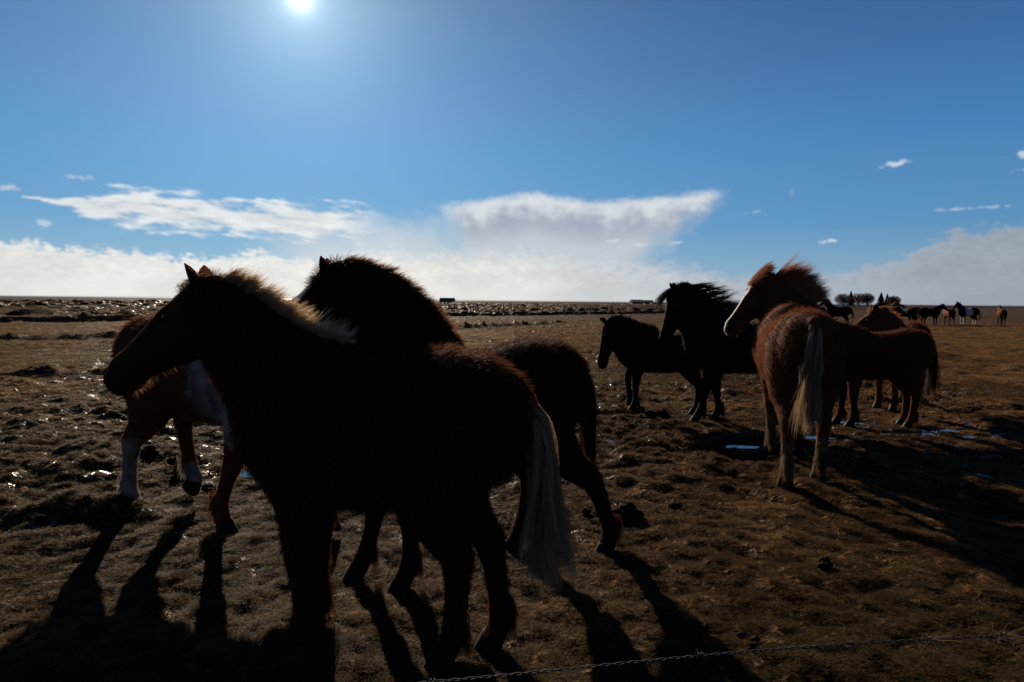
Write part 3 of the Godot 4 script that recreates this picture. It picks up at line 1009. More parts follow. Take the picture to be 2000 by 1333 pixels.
func list_horses() -> void:
	var V := func(x: float, y: float, z: float) -> Vector3: return Vector3(x, y, z)
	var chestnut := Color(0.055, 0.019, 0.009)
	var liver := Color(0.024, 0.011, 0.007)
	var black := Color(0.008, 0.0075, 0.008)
	var flax := Color(0.38, 0.28, 0.18)
	var white := Color(0.55, 0.53, 0.50)
	# the near chestnut, broadside, head to the left
	add_horse({"label": "dark chestnut horse with pale tail nearest the camera, head to the left", "at": Vector2(-0.57, -2.86), "turn": 170.0, "size": 0.98, "long": 0.75, "cell": 0.0125, "strands": 75000, "strand_width": 0.0010,
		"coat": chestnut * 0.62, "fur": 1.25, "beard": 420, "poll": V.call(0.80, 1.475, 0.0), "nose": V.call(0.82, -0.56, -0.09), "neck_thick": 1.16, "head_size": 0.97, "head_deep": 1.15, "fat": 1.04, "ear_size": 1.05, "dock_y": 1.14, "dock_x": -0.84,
		"feet": [V.call(-0.02, 0, 0.02), V.call(0.02, 0, -0.02), V.call(0.01, 0, 0.03), V.call(-0.16, 0, -0.05)],
		"mane": {"n": 6000, "per": 14, "l0": 0.13, "l1": 0.15, "up": 0.9, "dir": V.call(-0.75, 0.10, -0.35), "col": Color(0.28, 0.18, 0.11), "col2": flax * 1.6, "mix": 0.6, "w": 0.0011},
		"forelock": {"n": 320, "l": 0.12, "up": 0.6, "dir": V.call(-0.95, 0.05, 0.0), "col": Color(0.22, 0.15, 0.10), "w": 0.0011},
		"tail": {"n": 4800, "l": 0.76, "dir": V.call(-0.04, 0.0, 0.0), "col": Color(0.46, 0.32, 0.19), "col2": Color(0.26, 0.155, 0.085), "top": Color(0.20, 0.07, 0.03), "w": 0.0013, "slim": 0.55}})
	# the bay behind it
	add_horse({"label": "shaggy dark brown horse behind the nearest chestnut, arched neck and white face turned away", "at": Vector2(-0.22, -3.72), "turn": 208.0, "size": 0.97, "long": 0.95, "cell": 0.0135, "strands": 65000, "strand_width": 0.0011,
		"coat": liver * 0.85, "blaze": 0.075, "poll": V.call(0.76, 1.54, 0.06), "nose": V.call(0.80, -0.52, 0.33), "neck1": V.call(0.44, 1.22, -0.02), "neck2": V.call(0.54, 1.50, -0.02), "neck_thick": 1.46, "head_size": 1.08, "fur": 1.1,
		"feet": [V.call(0.02, 0, 0.0), V.call(0.20, 0, -0.02), V.call(-0.38, 0, -0.04), V.call(0.08, 0, 0.0)], "knees": [V.call(0, 0, 0), V.call(0, 0, 0), V.call(-0.03, 0.0, 0), V.call(0, 0, 0)],
		"mane": {"n": 5600, "per": 12, "l0": 0.06, "l1": 0.09, "up": 1.3, "dir": V.call(-0.8, 0.1, -0.3), "col": Color(0.09, 0.045, 0.025), "col2": Color(0.30, 0.14, 0.065), "w": 0.0011},
		"forelock": {"n": 300, "l": 0.08, "up": 0.5, "dir": V.call(0.2, 0.1, 0.5), "col": Color(0.06, 0.03, 0.018), "w": 0.0011},
		"tail": {"n": 1200, "l": 0.70, "dir": V.call(0.02, 0.0, 0.0), "col": Color(0.022, 0.014, 0.010), "col2": Color(0.04, 0.024, 0.016), "w": 0.0012}})
	# the pinto walking to the right behind the near chestnut
	add_horse({"label": "red and white pinto horse walking right behind the nearest chestnut's head", "at": Vector2(-1.93, -4.40), "turn": -25.0, "size": 1.03, "cell": 0.015, "strands": 40000, "strand_width": 0.0013,
		"coat": chestnut * 1.1, "poll": V.call(1.10, 1.00, -0.16), "nose": V.call(0.60, -0.78, -0.1),
		"marks": [[V.call(0.40, 0.88, 0.25), V.call(0.29, 0.33, 0.4), white * 0.5], [V.call(-0.60, 0.22, 0.14), V.call(0.45, 0.28, 0.12), Color(0.25, 0.215, 0.18)], [V.call(-0.35, 0.20, -0.14), V.call(0.5, 0.10, 0.12), Color(0.20, 0.17, 0.14)]],
		"feet": [V.call(0.34, 0.04, 0), V.call(-0.24, 0, 0), V.call(0.12, 0.13, 0.0), V.call(-0.18, 0.0, -0.04)],
		"knees": [V.call(0.04, 0.03, 0), V.call(0.0, 0, 0), V.call(0.02, 0.05, 0), V.call(0.0, 0.0, 0.0)], "toes": [0.1, 0.0, 0.9, 0.0],
		"mane": {"n": 900, "l0": 0.14, "l1": 0.2, "up": 0.6, "dir": V.call(-0.2, -0.8, -0.4), "col": white},
		"tail": {"n": 900, "l": 0.42, "dir": V.call(0.45, 0.1, -0.1), "col": white * 0.8, "col2": Color(0.25, 0.1, 0.04)}})
	# the small dark one with its head low
	add_horse({"label": "small dark brown young horse with lowered head, left of the black horse", "at": Vector2(2.02, -9.0), "turn": 168.0, "size": 0.82, "cell": 0.022, "strands": 18000, "strand_width": 0.0019,
		"coat": Color(0.013, 0.009, 0.0075), "poll": V.call(0.86, 1.36, 0.0), "nose": V.call(0.30, -0.95, 0.02), "neck_thick": 1.42, "head_size": 1.18, "fur": 1.2,
		"feet": [V.call(0.04, 0, 0), V.call(0.10, 0.06, 0), V.call(0, 0, 0), V.call(-0.1, 0, 0)], "knees": [V.call(0, 0, 0), V.call(0.10, 0.05, 0), V.call(0, 0, 0), V.call(0, 0, 0)], "toes": [0, 0.5, 0, 0],
		"mane": {"n": 1200, "l0": 0.06, "l1": 0.11, "up": 1.0, "dir": V.call(-0.6, -0.1, -0.2), "col": Color(0.03, 0.02, 0.017), "w": 0.002},
		"tail": {"n": 400, "l": 0.6, "dir": V.call(-0.05, 0, 0), "col": Color(0.02, 0.015, 0.012), "w": 0.0026}})
	# the black one with windblown mane
	add_horse({"label": "black horse with windblown mane standing left of the chestnut seen from behind", "at": Vector2(2.93, -8.35), "turn": 166.0, "size": 1.0, "cell": 0.019, "strands": 24000, "strand_width": 0.0018,
		"coat": black, "ear_back": 0.9, "ear_size": 0.8, "poll": V.call(0.86, 1.58, 0.02), "nose": V.call(0.36, -0.93, -0.10), "neck_thick": 1.36, "head_size": 1.12,
		"feet": [V.call(0.18, 0, 0.0), V.call(-0.06, 0, 0.02), V.call(0, 0, 0), V.call(0.1, 0, 0)],
		"mane": {"n": 1700, "l0": 0.26, "l1": 0.34, "up": 0.5, "dir": V.call(-0.95, 0.05, -0.1), "col": Color(0.010, 0.009, 0.009), "col2": Color(0.03, 0.02, 0.016), "w": 0.0020},
		"forelock": {"n": 700, "l": 0.30, "up": 0.9, "dir": V.call(0.45, -0.8, 0.0), "col": Color(0.010, 0.009, 0.009), "w": 0.0020},
		"tail": {"n": 600, "l": 0.9, "dir": V.call(-0.05, 0, 0), "col": Color(0.012, 0.010, 0.010), "w": 0.0024}})
	# the chestnut seen from behind, head turned left
	add_horse({"label": "red chestnut horse seen from behind, white blaze, head turned left", "at": Vector2(2.43, -5.82), "turn": 76.0, "size": 1.04, "cell": 0.015, "strands": 48000, "strand_width": 0.0013,
		"beard": 300, "coat": chestnut * 1.15, "fur_gain": 1.6, "dock_y": 1.20, "dock_x": -0.77, "ear_size": 0.7, "ear_back": 0.9, "blaze": 0.020, "poll": V.call(0.74, 1.475, -0.18), "nose": V.call(-0.12, -0.56, -0.52), "neck1": V.call(0.60, 1.18, 0.02), "neck2": V.call(0.72, 1.38, -0.04), "neck_thick": 1.36, "head_size": 0.88, "head_deep": 1.15,
		"marks": [[V.call(-0.55, 0.05, -0.14), V.call(0.4, 0.30, 0.13), Color(0.12, 0.075, 0.045)], [V.call(-0.45, 0.05, 0.14), V.call(0.4, 0.30, 0.13), Color(0.12, 0.075, 0.045)], [V.call(0.5, 0.05, -0.14), V.call(0.4, 0.28, 0.13), Color(0.12, 0.08, 0.05)]],
		"feet": [V.call(0.12, 0, 0.02), V.call(0.1, 0, 0.0), V.call(-0.17, 0, 0.0), V.call(0.10, 0, 0.0)],
		"mane": {"n": 6500, "per": 18, "l0": 0.19, "l1": 0.27, "up": 1.2, "dir": V.call(-0.2, 0.2, 0.8), "col": Color(0.19, 0.07, 0.03), "col2": Color(0.36, 0.16, 0.08), "w": 0.0014},
		"forelock": {"n": 1800, "l": 0.17, "deep": 0.10, "up": 0.5, "dir": V.call(-0.1, 0.2, 0.7), "col": Color(0.28, 0.13, 0.07), "w": 0.0014},
		"tail": {"n": 1800, "l": 0.70, "dir": V.call(0.05, 0.0, -0.08), "col": flax * 1.1, "col2": Color(0.16, 0.10, 0.06), "top": Color(0.40, 0.24, 0.14), "w": 0.0014, "slim": 0.25}})
	# two more behind it
	add_horse({"label": "dark chestnut horse broadside at the puddles, head hidden by the blazed chestnut", "at": Vector2(4.40, -8.17), "turn": 178.0, "size": 0.90, "long": 0.86, "cell": 0.02, "strands": 24000, "strand_width": 0.0018,
		"coat": chestnut * 0.8, "poll": V.call(0.98, 1.30, 0.0), "nose": V.call(0.7, -0.7, 0.0),
		"feet": [V.call(0.0, 0, 0), V.call(0.06, 0, 0), V.call(0.04, 0, 0), V.call(-0.02, 0, 0)],
		"mane": {"n": 1200, "l0": 0.08, "l1": 0.12, "up": 1.0, "dir": V.call(-0.5, 0.0, -0.2), "col": Color(0.05, 0.03, 0.025), "w": 0.002},
		"tail": {"n": 700, "l": 0.75, "dir": V.call(0.06, 0, 0), "col": Color(0.03, 0.02, 0.016), "w": 0.002, "slim": 0.5}})
	add_horse({"label": "chestnut horse with sandy mane looking over the back of the dark chestnut", "at": Vector2(5.42, -9.50), "turn": 219.0, "size": 0.90, "long": 0.98, "cell": 0.021, "strands": 24000, "strand_width": 0.0019,
		"coat": chestnut * 1.1, "poll": V.call(0.86, 1.38, 0.02), "nose": V.call(0.62, -0.52, 0.56), "neck_thick": 1.15,
		"feet": [V.call(0.05, 0, 0), V.call(-0.02, 0, 0), V.call(0.02, 0, 0), V.call(-0.02, 0, 0)],
		"mane": {"n": 2200, "l0": 0.17, "l1": 0.20, "up": 0.9, "dir": V.call(-0.6, -0.3, -0.6), "col": Color(0.20, 0.085, 0.042), "col2": Color(0.28, 0.14, 0.075), "w": 0.0019},
		"forelock": {"n": 250, "l": 0.12, "up": 0.8, "dir": V.call(-0.3, 0.1, 0.0), "col": Color(0.28, 0.14, 0.075), "w": 0.0019},
		"tail": {"n": 700, "l": 0.8, "dir": V.call(0.05, 0, 0), "col": Color(0.05, 0.025, 0.016), "w": 0.002, "slim": 0.5}})
	# the far part of the herd
	var far_tail := {"n": 60, "l": 0.8, "dir": V.call(-0.1, 0, 0), "col": Color(0.012, 0.010, 0.010), "w": 0.010}
	var fars := [
		[Vector2(22.2, -50.0), 182.0, 0.95, black, "black far horse standing just left of the sandy mane, only its back showing", V.call(0.9, 1.25, 0.0), V.call(0.6, -0.8, 0)],
		[Vector2(22.0, -46.0), 176.0, 1.05, black, "black far horse with raised head below the bare bushes", V.call(0.80, 1.66, 0.0), V.call(0.75, -0.5, 0.0)],
		[Vector2(27.6, -49.5), 20.0, 0.98, liver, "dark brown far horse above the sandy mane's withers", V.call(0.95, 1.35, 0), V.call(0.7, -0.7, 0)],
		[Vector2(28.3, -49.0), 100.0, 1.0, black, "black far horse seen from behind, left of the reddish far horse", V.call(0.9, 1.3, 0), V.call(0.7, -0.7, 0)],
		[Vector2(29.3, -50.5), 130.0, 1.0, chestnut * 2.0, "reddish chestnut far horse with a pale mane, between two black ones", V.call(0.9, 1.55, 0), V.call(0.7, -0.7, 0)],
		[Vector2(30.6, -50.0), 6.0, 1.0, black, "black far horse broadside facing right", V.call(1.02, 1.42, 0), V.call(0.75, -0.65, 0)],
		[Vector2(32.0, -50.0), 80.0, 0.92, chestnut * 1.6, "reddish brown far horse seen from behind, left of the black and white one", V.call(0.9, 1.2, 0), V.call(0.7, -0.7, 0)],
		[Vector2(33.4, -50.0), 184.0, 1.0, black, "black and white pinto horse standing far off in profile", V.call(0.86, 1.56, 0), V.call(0.7, -0.65, 0)],
		[Vector2(36.2, -50.5), 65.0, 0.95, chestnut * 1.2, "brown far horse standing alone at the right end of the herd", V.call(0.9, 1.42, 0), V.call(0.75, -0.6, 0)],
	]
	for q in fars:
		var s := {"label": q[4], "group": "horses standing far off in the pasture", "at": q[0], "turn": q[1], "size": q[2], "coat": q[3], "poll": q[5], "nose": q[6], "cell": 0.045, "strands": 1500, "strand_width": 0.008, "feathers": 6, "far": true, "tail": far_tail,
			"mane": {"n": 160, "l0": 0.12, "l1": 0.16, "up": 0.7, "dir": V.call(-0.5, -0.4, -0.2), "col": (q[3] as Color) * 1.3, "w": 0.008}}
		if q[4].begins_with("black and white"):
			s.marks = [[V.call(0.12, 1.0, 0.0), V.call(0.30, 0.42, 0.6), white], [V.call(0.45, 0.25, 0), V.call(0.3, 0.42, 0.4), white], [V.call(-0.5, 0.2, 0), V.call(0.3, 0.25, 0.4), white]]
		add_horse(s)

func build_horses() -> void:
	M.sphere = SphereMesh.new()
	M.sphere.radius = 1.0
	M.sphere.height = 2.0
	M.sphere.radial_segments = 16
	M.sphere.rings = 8
	M.hoof_mesh = hoof_mesh()
	list_horses()
	var task := WorkerThreadPool.add_group_task(compute_horse, herd.size())
	WorkerThreadPool.wait_for_group_task_completion(task)
	stage("horses computed")
	for h in herd: raise_horse(h)
	stage("horses")

# ------------------------------------------------------------------ small things
func puddle(x: float, z: float, rx: float, rz: float, level: float, label: String, r: RandomNumberGenerator) -> void:
	var st := SurfaceTool.new()
	st.begin(Mesh.PRIMITIVE_TRIANGLES)
	var ring := []
	for k in 40:
		var t := TAU * k / 40.0
		var q := 1.25 + 0.12 * sin(3.0 * t + r.randf()) 
		ring.append(Vector3(cos(t) * rx * q, 0, sin(t) * rz * q))
	for k in 40:
		for p in [Vector3(), ring[k], ring[(k + 1) % 40]]:
			st.set_normal(Vector3.UP)
			st.add_vertex(p)
	var o := part("puddle", st.commit(), M.water, self)
	o.position = Vector3(x, level, z)
	structure(o, label)

func build_puddles() -> void:
	var r := RandomNumberGenerator.new()
	r.seed = 5
	for b in basins:
		puddle(b[0], b[1], b[2], b[3], -b[4] * 0.6 + 0.016, "shallow muddy puddle mirroring the sky", r)

func build_wire() -> void:
	# two strands twisted, sagging from one post beyond the left edge to another beyond the right
	var a := Vector3(-1.40, 0.868, -0.84)
	var b := Vector3(2.70, 0.755, -1.72)
	var root := base("barbed_wire", a)
	tag(root, "twisted barbed wire crossing the bottom right corner close to the camera", "wire")
	var n := 620
	var pts := [[], []]
	for j in n + 1:
		var t := float(j) / n
		var p := (b - a) * t + Vector3(0, -0.012 * 4.0 * t * (1.0 - t) + 0.006 * sin(t * 17.0), 0)
		for s in 2:
			var ang := t * TAU * 78.0 + PI * s
			pts[s].append(p + Vector3(0, cos(ang), sin(ang)) * 0.0018)
	for s in 2:
		var rad := []
		rad.resize(n + 1)
		rad.fill(0.0012)
		part("strand", tube(pts[s], rad, 5), M.wire, root)
	for t in [0.20, 0.31, 0.427, 0.502, 0.545, 0.588, 0.70]:
		var p: Vector3 = (b - a) * t + Vector3(0, -0.012 * 4.0 * t * (1.0 - t) + 0.006 * sin(t * 17.0), 0)
		var st := SurfaceTool.new()
		st.begin(Mesh.PRIMITIVE_TRIANGLES)
		var coil := []
		var rad2 := []
		var along := (b - a).normalized()
		coil.append(Vector3(0, 0.018, 0.010) - along * 0.008); rad2.append(0.0004)
		for k in 22:
			var an := k / 21.0 * TAU * 2.5
			coil.append(along * (-0.008 + 0.016 * k / 21.0) + Vector3(0, cos(an), sin(an)) * 0.0048); rad2.append(0.0013)
		coil.append(along * 0.009 + Vector3(0, -0.016, 0.014)); rad2.append(0.0004)
		tube_into(st, coil, rad2, 5)
		st.index()
		st.generate_normals()
		part("barb", st.commit(), M.wire, root).position = p
	var r := RandomNumberGenerator.new()
	r.seed = 71
	for q in [[0.545, 80, 0.085], [0.588, 60, 0.09]]:
		var t: float = q[0]
		var p: Vector3 = a + (b - a) * t + Vector3(0, -0.012 * 4.0 * t * (1.0 - t) + 0.006 * sin(t * 17.0), 0)
		var h := Hair.new()
		for k in q[1]:
			var d0 := Vector3(r.randf_range(-0.7, 1), r.randf_range(-0.5, 0.6), r.randf_range(-0.6, 0.8)).normalized()
			var d1 := (d0 * 0.4 + Vector3(r.randf_range(0.6, 1.4), r.randf_range(-0.5, 0.15), r.randf_range(-0.4, 0.4))).normalized()
			h.strand(path(Vector3(r.randf_range(-0.02, 0.02), r.randf_range(-0.004, 0.004), 0), d0, d1, q[2] * (0.2 + 0.7 * pow(r.randf(), 2.0)), 6), rand_side(d0, r), 0.00035, Color(0.14, 0.10, 0.07) * r.randf_range(0.5, 1.3))
		var o := part("caught_horsehair", hair_mesh(h), M.hair, self)
		o.position = p
		tag(o, "wisp of brown horsehair caught on the wire, %s" % ("nearer the middle" if t < 0.56 else "at the right edge"), "horsehair", "wisps of hair on the wire")

func lump(r: RandomNumberGenerator, rad: float) -> ArrayMesh:
	var s := SphereMesh.new()
	s.radial_segments = 14
	s.rings = 8
	s.radius = rad
	s.height = rad * 1.3
	var arr := s.get_mesh_arrays()
	var v: PackedVector3Array = arr[Mesh.ARRAY_VERTEX]
	var o := r.randf() * 100.0
	for k in v.size():
		v[k] *= 1.0 + 0.55 * n_spot.get_noise_3d(v[k].x / rad * 16.0 + o, v[k].y / rad * 16.0, v[k].z / rad * 16.0)
	arr[Mesh.ARRAY_VERTEX] = v
	var m := ArrayMesh.new()
	m.add_surface_from_arrays(Mesh.PRIMITIVE_TRIANGLES, arr)
	var st := SurfaceTool.new()
	st.create_from(m, 0)
	st.generate_normals()
	return st.commit()

func build_lumps() -> void:
	var r := RandomNumberGenerator.new()
	r.seed = 12
	var spots := [
		[0.77, -4.52, 0.085, 9, "heap of dark dung beside the brown horse's hind hoof"], [0.55, -4.55, 0.05, 4, "small dark clod just left of the dung heap"],
		[-2.78, -5.75, 0.09, 6, "dark clod of mud between the pinto's hind legs"], [0.72, -3.05, 0.05, 3, "dark clod near the wire, below the middle of the bare turf"],
		[1.02, -2.86, 0.055, 3, "dark clod on the turf just above the wire"], [1.15, -4.7, 0.04, 5, "scatter of small dark lumps right of the dung heap"],
		[2.9, -3.5, 0.06, 4, "dark hoof-thrown clod on the turf at the right"], [1.7, -3.6, 0.04, 3, "little dark clod alone in the middle of the bare turf"],
		[-2.2, -5.0, 0.06, 4, "low dark clod right of the pinto's raised hoof"], [-3.4, -6.3, 0.08, 6, "dark clods in a row on the turf far left"],
		[1.9, -8.7, 0.10, 5, "dark clods in the mud before the small dark horse"]]
	for q in spots:
		var root := base("mud_clod", Vector3(q[0], gh(q[0], q[1]) + 0.01, q[1]))
		tag(root, q[4], "clod", "clods and droppings on the turf")
		for k in q[3]:
			var rad: float = q[2] * r.randf_range(0.35, 0.8)
			var o := part("lump", lump(r, rad), M.dung, root)
			o.position = Vector3(r.randf_range(-1.1, 1.1) * q[2], rad * 0.35 + (q[2] * 0.5 if k % 3 == 2 else 0.0), r.randf_range(-0.7, 0.7) * q[2])

func build_grass() -> void:
	var r := RandomNumberGenerator.new()
	r.seed = 9
	var tuft_meshes := []
	for k in 4:
		var h := Hair.new()
		for j in 16:
			var an := r.randf() * TAU
			var lean := r.randf_range(0.35, 1.5)
			var d0 := Vector3(cos(an) * lean * 0.6, 1.0, sin(an) * lean * 0.6).normalized()
			var d1 := Vector3(cos(an) * lean * 1.6, 0.15, sin(an) * lean * 1.6).normalized()
			var p := Vector3(r.randf_range(-0.035, 0.035), -0.006, r.randf_range(-0.035, 0.035))
			h.strand(path(p, d0, d1, r.randf_range(0.022, 0.06), 3), Vector3(-sin(an), r.randf_range(-0.5, 0.5), cos(an)).normalized(), 0.0013, Color(1, 1, 1) * (0.3 + 1.9 * pow(r.randf(), 1.8)))
		tuft_meshes.append(hair_mesh(h))
	var total := 430000
	var bufs := [PackedFloat32Array(), PackedFloat32Array(), PackedFloat32Array(), PackedFloat32Array()]
	var made := 0
	var tries := 0
	while made < total and tries < total * 4:
		tries += 1
		var d := 1.7 * pow(55.0 / 1.7, pow(r.randf(), 1.25))
		var x := r.randf_range(-1.0, 1.0) * (0.90 * d + 0.8)
		var z := -d
		var p := n_spot.get_noise_2d(x * 3.0, z * 3.0)
		if d > 4.5 and p < -0.55 + 0.30 * r.randf() + 0.15 * sm(4.0, 8.0, d): continue
		if d > 4.2 and d < 19.0 and absf(x) < 15.0 and n_spot.get_noise_2d(x * 13.0, z * 20.0 + 33.0) > 0.62 + 0.45 * n_patch.get_noise_2d(x * 2.0, z * 2.0 + 60.0): continue
		var q := n_fine.get_noise_2d(x * 1.6 + 31.0, z * 1.6)
		if q < 0.0 and d < 14.0 and r.randf() < 0.9: continue
		var y := gh(x, z)
		if d < 11.0:
			var wet := false
			for b in basins:
				if absf(x - b[0]) < b[2] * 1.35 and absf(z - b[1]) < b[3] * 1.35 and y < -b[4] * 0.6 + 0.02: wet = true
			if wet: continue
		var s := clampf(0.40 + 0.085 * d, 0.55, 2.6) * r.randf_range(0.7, 1.3)
		var an := r.randf() * TAU
		var ca := cos(an) * s
		var sa := sin(an) * s
		var sy := s * r.randf_range(0.5, 1.0) * (0.7 + 1.3 * maxf(q, 0.0))
		var g := n_spot.get_noise_2d(x * 0.35 + 70.0, z * 0.35)
		var col := Color(0.140, 0.076, 0.031).lerp(Color(0.040, 0.020, 0.010), r.randf()).lerp(Color(0.22, 0.138, 0.062), 0.75 * r.randf() * sm(-0.3, 0.4, p))
		col = col.lerp(Color(0.085, 0.080, 0.032), 0.75 * sm(-0.05, 0.4, g) * r.randf())
		if d > 4.0: col *= 1.0 + 1.05 * backlit_sward(x, z)  # same lift for the blades: straw tone plus painted backlight
		bufs[made % 4].append_array(PackedFloat32Array([ca, 0, sa, x, 0, sy, 0, y, -sa, 0, ca, z, col.r, col.g, col.b, 1.0]))
		made += 1
	for k in 4:
		var mm := MultiMesh.new()
		mm.transform_format = MultiMesh.TRANSFORM_3D
		mm.use_colors = true
		mm.mesh = tuft_meshes[k]
		mm.instance_count = bufs[k].size() / 16
		mm.buffer = bufs[k]
		var o := MultiMeshInstance3D.new()
		o.multimesh = mm
		o.material_override = M.grass
		o.name = numbered("grass")
		add_child(o)
		o.set_meta("kind", "stuff")
		o.set_meta("label", "short matted dead grass covering the trampled pasture")
		o.set_meta("category", "grass")
	stage("grass %d" % made)

# ------------------------------------------------------------------ the distance
func build_sea() -> void:
	var st := SurfaceTool.new()
	st.begin(Mesh.PRIMITIVE_TRIANGLES)
	for p in [Vector3(-9000, 0, -9500), Vector3(9000, 0, -9500), Vector3(-9000, 0, -1850), Vector3(9000, 0, -9500), Vector3(9000, 0, -1850), Vector3(-9000, 0, -1850)]:
		st.set_normal(Vector3.UP)
		st.add_vertex(p)
	var m := std(Color(0.02, 0.03, 0.04), 0.25)
	var o := part("sea", st.commit(), m, self)
	o.position.y = -0.25
	structure(o, "thin strip of sea along the horizon")

func build_fence() -> void:
	var root := base("wire_fence", Vector3(-8.0, 0, -58.0))
	tag(root, "thin wire fence on wooden posts along the rough bank far off", "fence")
	var prev := Vector3()
	var st := SurfaceTool.new()
	var r := RandomNumberGenerator.new()
	r.seed = 4
	for k in 24:
		var q := LINE_A + LINE_D * (21.0 + k * 4.6 + r.randf_range(-0.4, 0.4)) + Vector2(0.745, 0.667) * 1.4
		var y := gh(q.x, q.y)
		var p := Vector3(q.x, y, q.y) - root.position
		var lean := Vector3(r.randf_range(-0.06, 0.06), 0, r.randf_range(-0.04, 0.04))
		var o := part("post", tube([p - Vector3(0, 0.2, 0), p + lean * 0.5 + Vector3(0, 0.6, 0), p + lean + Vector3(0, 1.1, 0)], [0.06, 0.055, 0.05], 7), M.post, root)
		if k > 0:
			for hgt in [0.45, 0.75, 1.02]:
				part("wire", tube([prev + Vector3(0, hgt, 0), (prev + p) * 0.5 + Vector3(0, hgt - 0.03, 0), p + Vector3(0, hgt, 0)], [0.006, 0.006, 0.006], 4), M.wire, root)
		prev = p

func house(called: String, at: Vector3, turn: float, L: float, Wd: float, wall_h: float, ridge: float, label: String, windows := 3) -> void:
	var root := base(called, at, turn)
	tag(root, label, "building", "farm buildings on the horizon")
	var st := SurfaceTool.new()
	st.begin(Mesh.PRIMITIVE_TRIANGLES)
	var bm := BoxMesh.new()
	bm.size = Vector3(L, wall_h + 0.5, Wd)
	var w := part("wall", bm, M.farwall, root)
	w.position.y = wall_h / 2.0 - 0.25
	var pm := PrismMesh.new()
	pm.size = Vector3(Wd + 0.6, ridge, L + 0.5)
	var rf := part("roof", pm, M.farroof, root)
	rf.rotation.y = PI / 2
	rf.position.y = wall_h + ridge / 2.0
	for k in windows:
		var wm := BoxMesh.new()
		wm.size = Vector3(1.1, 1.1, 0.1)
		var o := part("window", wm, M.farwin, root)
		o.position = Vector3(L * ((k + 0.5) / windows - 0.5), wall_h * 0.55, Wd / 2.0 + 0.03)

func bare_tree(at: Vector3, height: float, spread: float, sd: int, label: String) -> void:
	var r := RandomNumberGenerator.new()
	r.seed = sd
	var root := base("bare_tree", at)
	tag(root, label, "tree", "bare trees of the far plantation")
	var st := SurfaceTool.new()
	st.begin(Mesh.PRIMITIVE_TRIANGLES)
	var h := Hair.new()
	for k in 5:
		var b := Vector3(r.randf_range(-0.25, 0.25) * spread, -0.3, r.randf_range(-0.25, 0.25) * spread)
		var tip := Vector3(r.randf_range(-0.7, 0.7) * spread, height * r.randf_range(0.6, 0.85), r.randf_range(-0.5, 0.5) * spread)
		tube_into(st, [b, b.lerp(tip, 0.5) + Vector3(0, height * 0.08, 0), tip], [0.14, 0.08, 0.03], 5)
	st.index()
	st.generate_normals()
	part("trunk", st.commit(), M.bark, root)
	for k in 2600:
		var u := Vector3(r.randfn(), r.randfn(), r.randfn()).normalized() * pow(r.randf(), 0.45)
		var p := Vector3(u.x * spread, height * 0.55 + u.y * height * 0.42, u.z * spread * 0.8)
		var d0 := (u * Vector3(0.7, 0.3, 0.7) + Vector3(0, 0.8, 0)).normalized()
		h.strand(path(p, d0, (d0 + Vector3(r.randf_range(-0.5, 0.5), 0.4, r.randf_range(-0.5, 0.5))).normalized(), r.randf_range(0.5, 1.1), 2), rand_side(d0, r), 0.042, Color(0.04, 0.031, 0.026))
	part("crown", hair_mesh(h), M.hair, root)

func spruce(at: Vector3, height: float, wide: float, sd: int, label: String) -> void:
	var r := RandomNumberGenerator.new()
	r.seed = sd
	var root := base("spruce_tree", at)
	tag(root, label, "tree", "spruces of the far plantation")
	part("trunk", tube([Vector3(0, -0.3, 0), Vector3(0, height * 0.6, 0), Vector3(0, height, 0)], [0.18, 0.09, 0.02], 6), M.bark, root)
	var h := Hair.new()
	for k in 1100:
		var t := pow(r.randf(), 0.8)
		var an := r.randf() * TAU
		var L := wide * (1.0 - t) * r.randf_range(0.6, 1.1) + 0.15
		var p := Vector3(0, height * (0.08 + 0.90 * t), 0)
		var d0 := Vector3(cos(an), 0.12, sin(an)).normalized()
		h.strand(path(p, d0, Vector3(cos(an), -0.35, sin(an)).normalized(), L, 3), Vector3(0, 1, 0).lerp(Vector3(-sin(an), 0, cos(an)), r.randf()).normalized(), 0.10, Color(0.018, 0.024, 0.018))
	part("crown", hair_mesh(h), M.hair, root)

func far_at(px: float, dist: float) -> Vector3:
	var x := (px - 1000.0) / 1333.0 * dist
	return Vector3(x, gh(x, -dist), -dist)

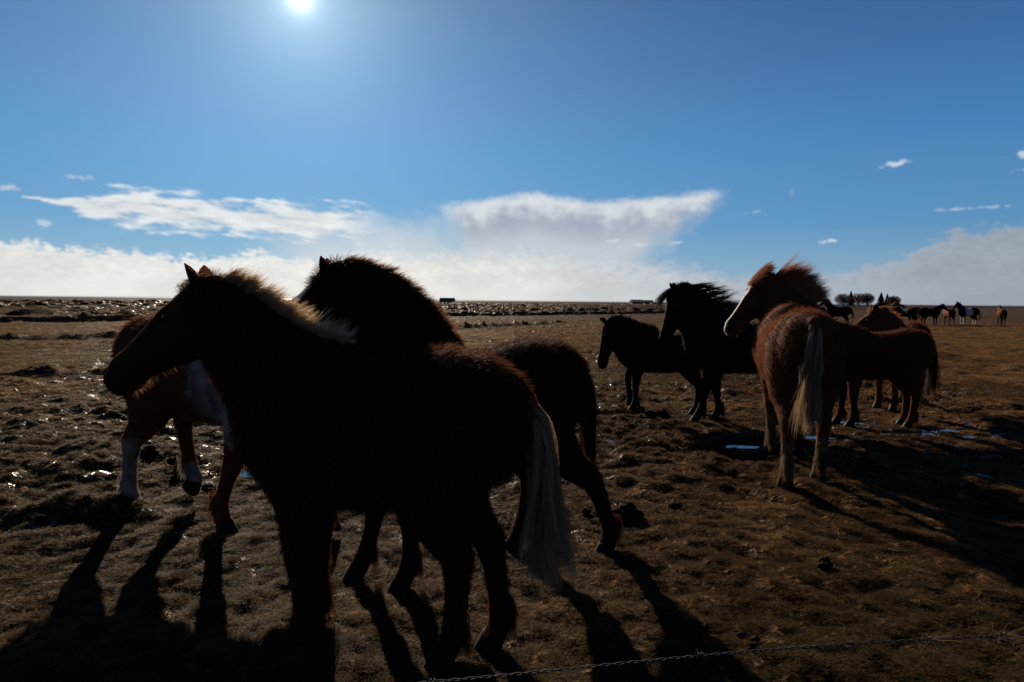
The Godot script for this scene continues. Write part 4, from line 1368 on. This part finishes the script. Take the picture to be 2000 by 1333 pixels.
func build_far() -> void:
	build_sea()
	build_fence()
	house("farmhouse", far_at(1242, 330), 0.12, 5.4, 5.0, 1.5, 1.0, "long dark farm building, larger of the pair left of the black horse")
	house("barn", far_at(1264, 335), 0.1, 4.4, 4.0, 1.2, 0.9, "dark farm building, smaller of the pair left of the black horse", 2)
	house("shed", far_at(1276, 330), 0.1, 2.6, 3.0, 0.5, 0.7, "low dark shed touching the black horse's forelock side", 1)
	house("outbuilding", far_at(873, 300), -0.1, 6.0, 4.0, 1.1, 1.2, "small far building just right of the brown horse's neck", 2)
	bare_tree(far_at(1645, 300), 5.6, 3.6, 1, "rounded bare tree at the left end of the far plantation")
	spruce(far_at(1660, 303), 7.2, 2.6, 2, "dark spruce standing among the bare trees")
	bare_tree(far_at(1675, 306), 5.9, 3.6, 3, "bare tree right of the dark spruce, middle of the plantation")
	bare_tree(far_at(1692, 300), 5.8, 3.0, 4, "thin bare tree at the right of the plantation's larger clump")
	spruce(far_at(1719, 300), 6.6, 3.0, 5, "broader of the two spruces right of the gap")
	spruce(far_at(1731, 304), 6.2, 2.2, 6, "narrower of the two spruces right of the gap")
	bare_tree(far_at(1743, 300), 4.8, 3.0, 7, "rounded bare tree at the right end of the plantation")
	spruce(far_at(1612, 260), 1.9, 0.7, 8, "tiny lone spruce left of the plantation")
	stage("far")

# ------------------------------------------------------------------
func _ready() -> void:
	t0 = Time.get_ticks_msec()
	var cam := Camera3D.new()
	cam.name = "camera"
	cam.fov = 53.13
	cam.near = 0.05
	cam.far = 20000.0
	cam.position = EYE
	cam.rotation_degrees = Vector3(-3.37, 0, 0.57)
	add_child(cam)
	cam.current = true
	var we := WorldEnvironment.new()
	we.name = "environment"
	var env := Environment.new()
	env.tonemap_mode = Environment.TONE_MAPPER_LINEAR
	env.tonemap_exposure = EXPOSURE
	env.sdfgi_enabled = true
	env.ssao_enabled = true
	env.ssil_enabled = true
	we.environment = env
	add_child(we)
	build_sky(env)
	var sun := DirectionalLight3D.new()
	sun.name = "sun"
	sun.light_energy = 1.6
	sun.light_angular_distance = 0.53
	sun.light_color = Color(1.0, 0.92, 0.81)
	sun.shadow_enabled = true
	add_child(sun)
	sun.look_at_from_position(Vector3.ZERO, -sky_dir(SUN_AZ, SUN_EL))

	n_big = noise(1, 0.22, 2)
	n_mid = noise(2, 1.15, 3)
	n_fine = noise(7, 4.5, 3)
	n_patch = noise(8, 0.16, 2)
	n_hum = noise(11, 0.42, 2)
	n_spot = noise(13, 0.25, 3)
	build_materials()
	stage("materials")
	build_ground()
	build_puddles()
	build_far()
	build_horses()
	build_lumps()
	build_wire()
	build_grass()
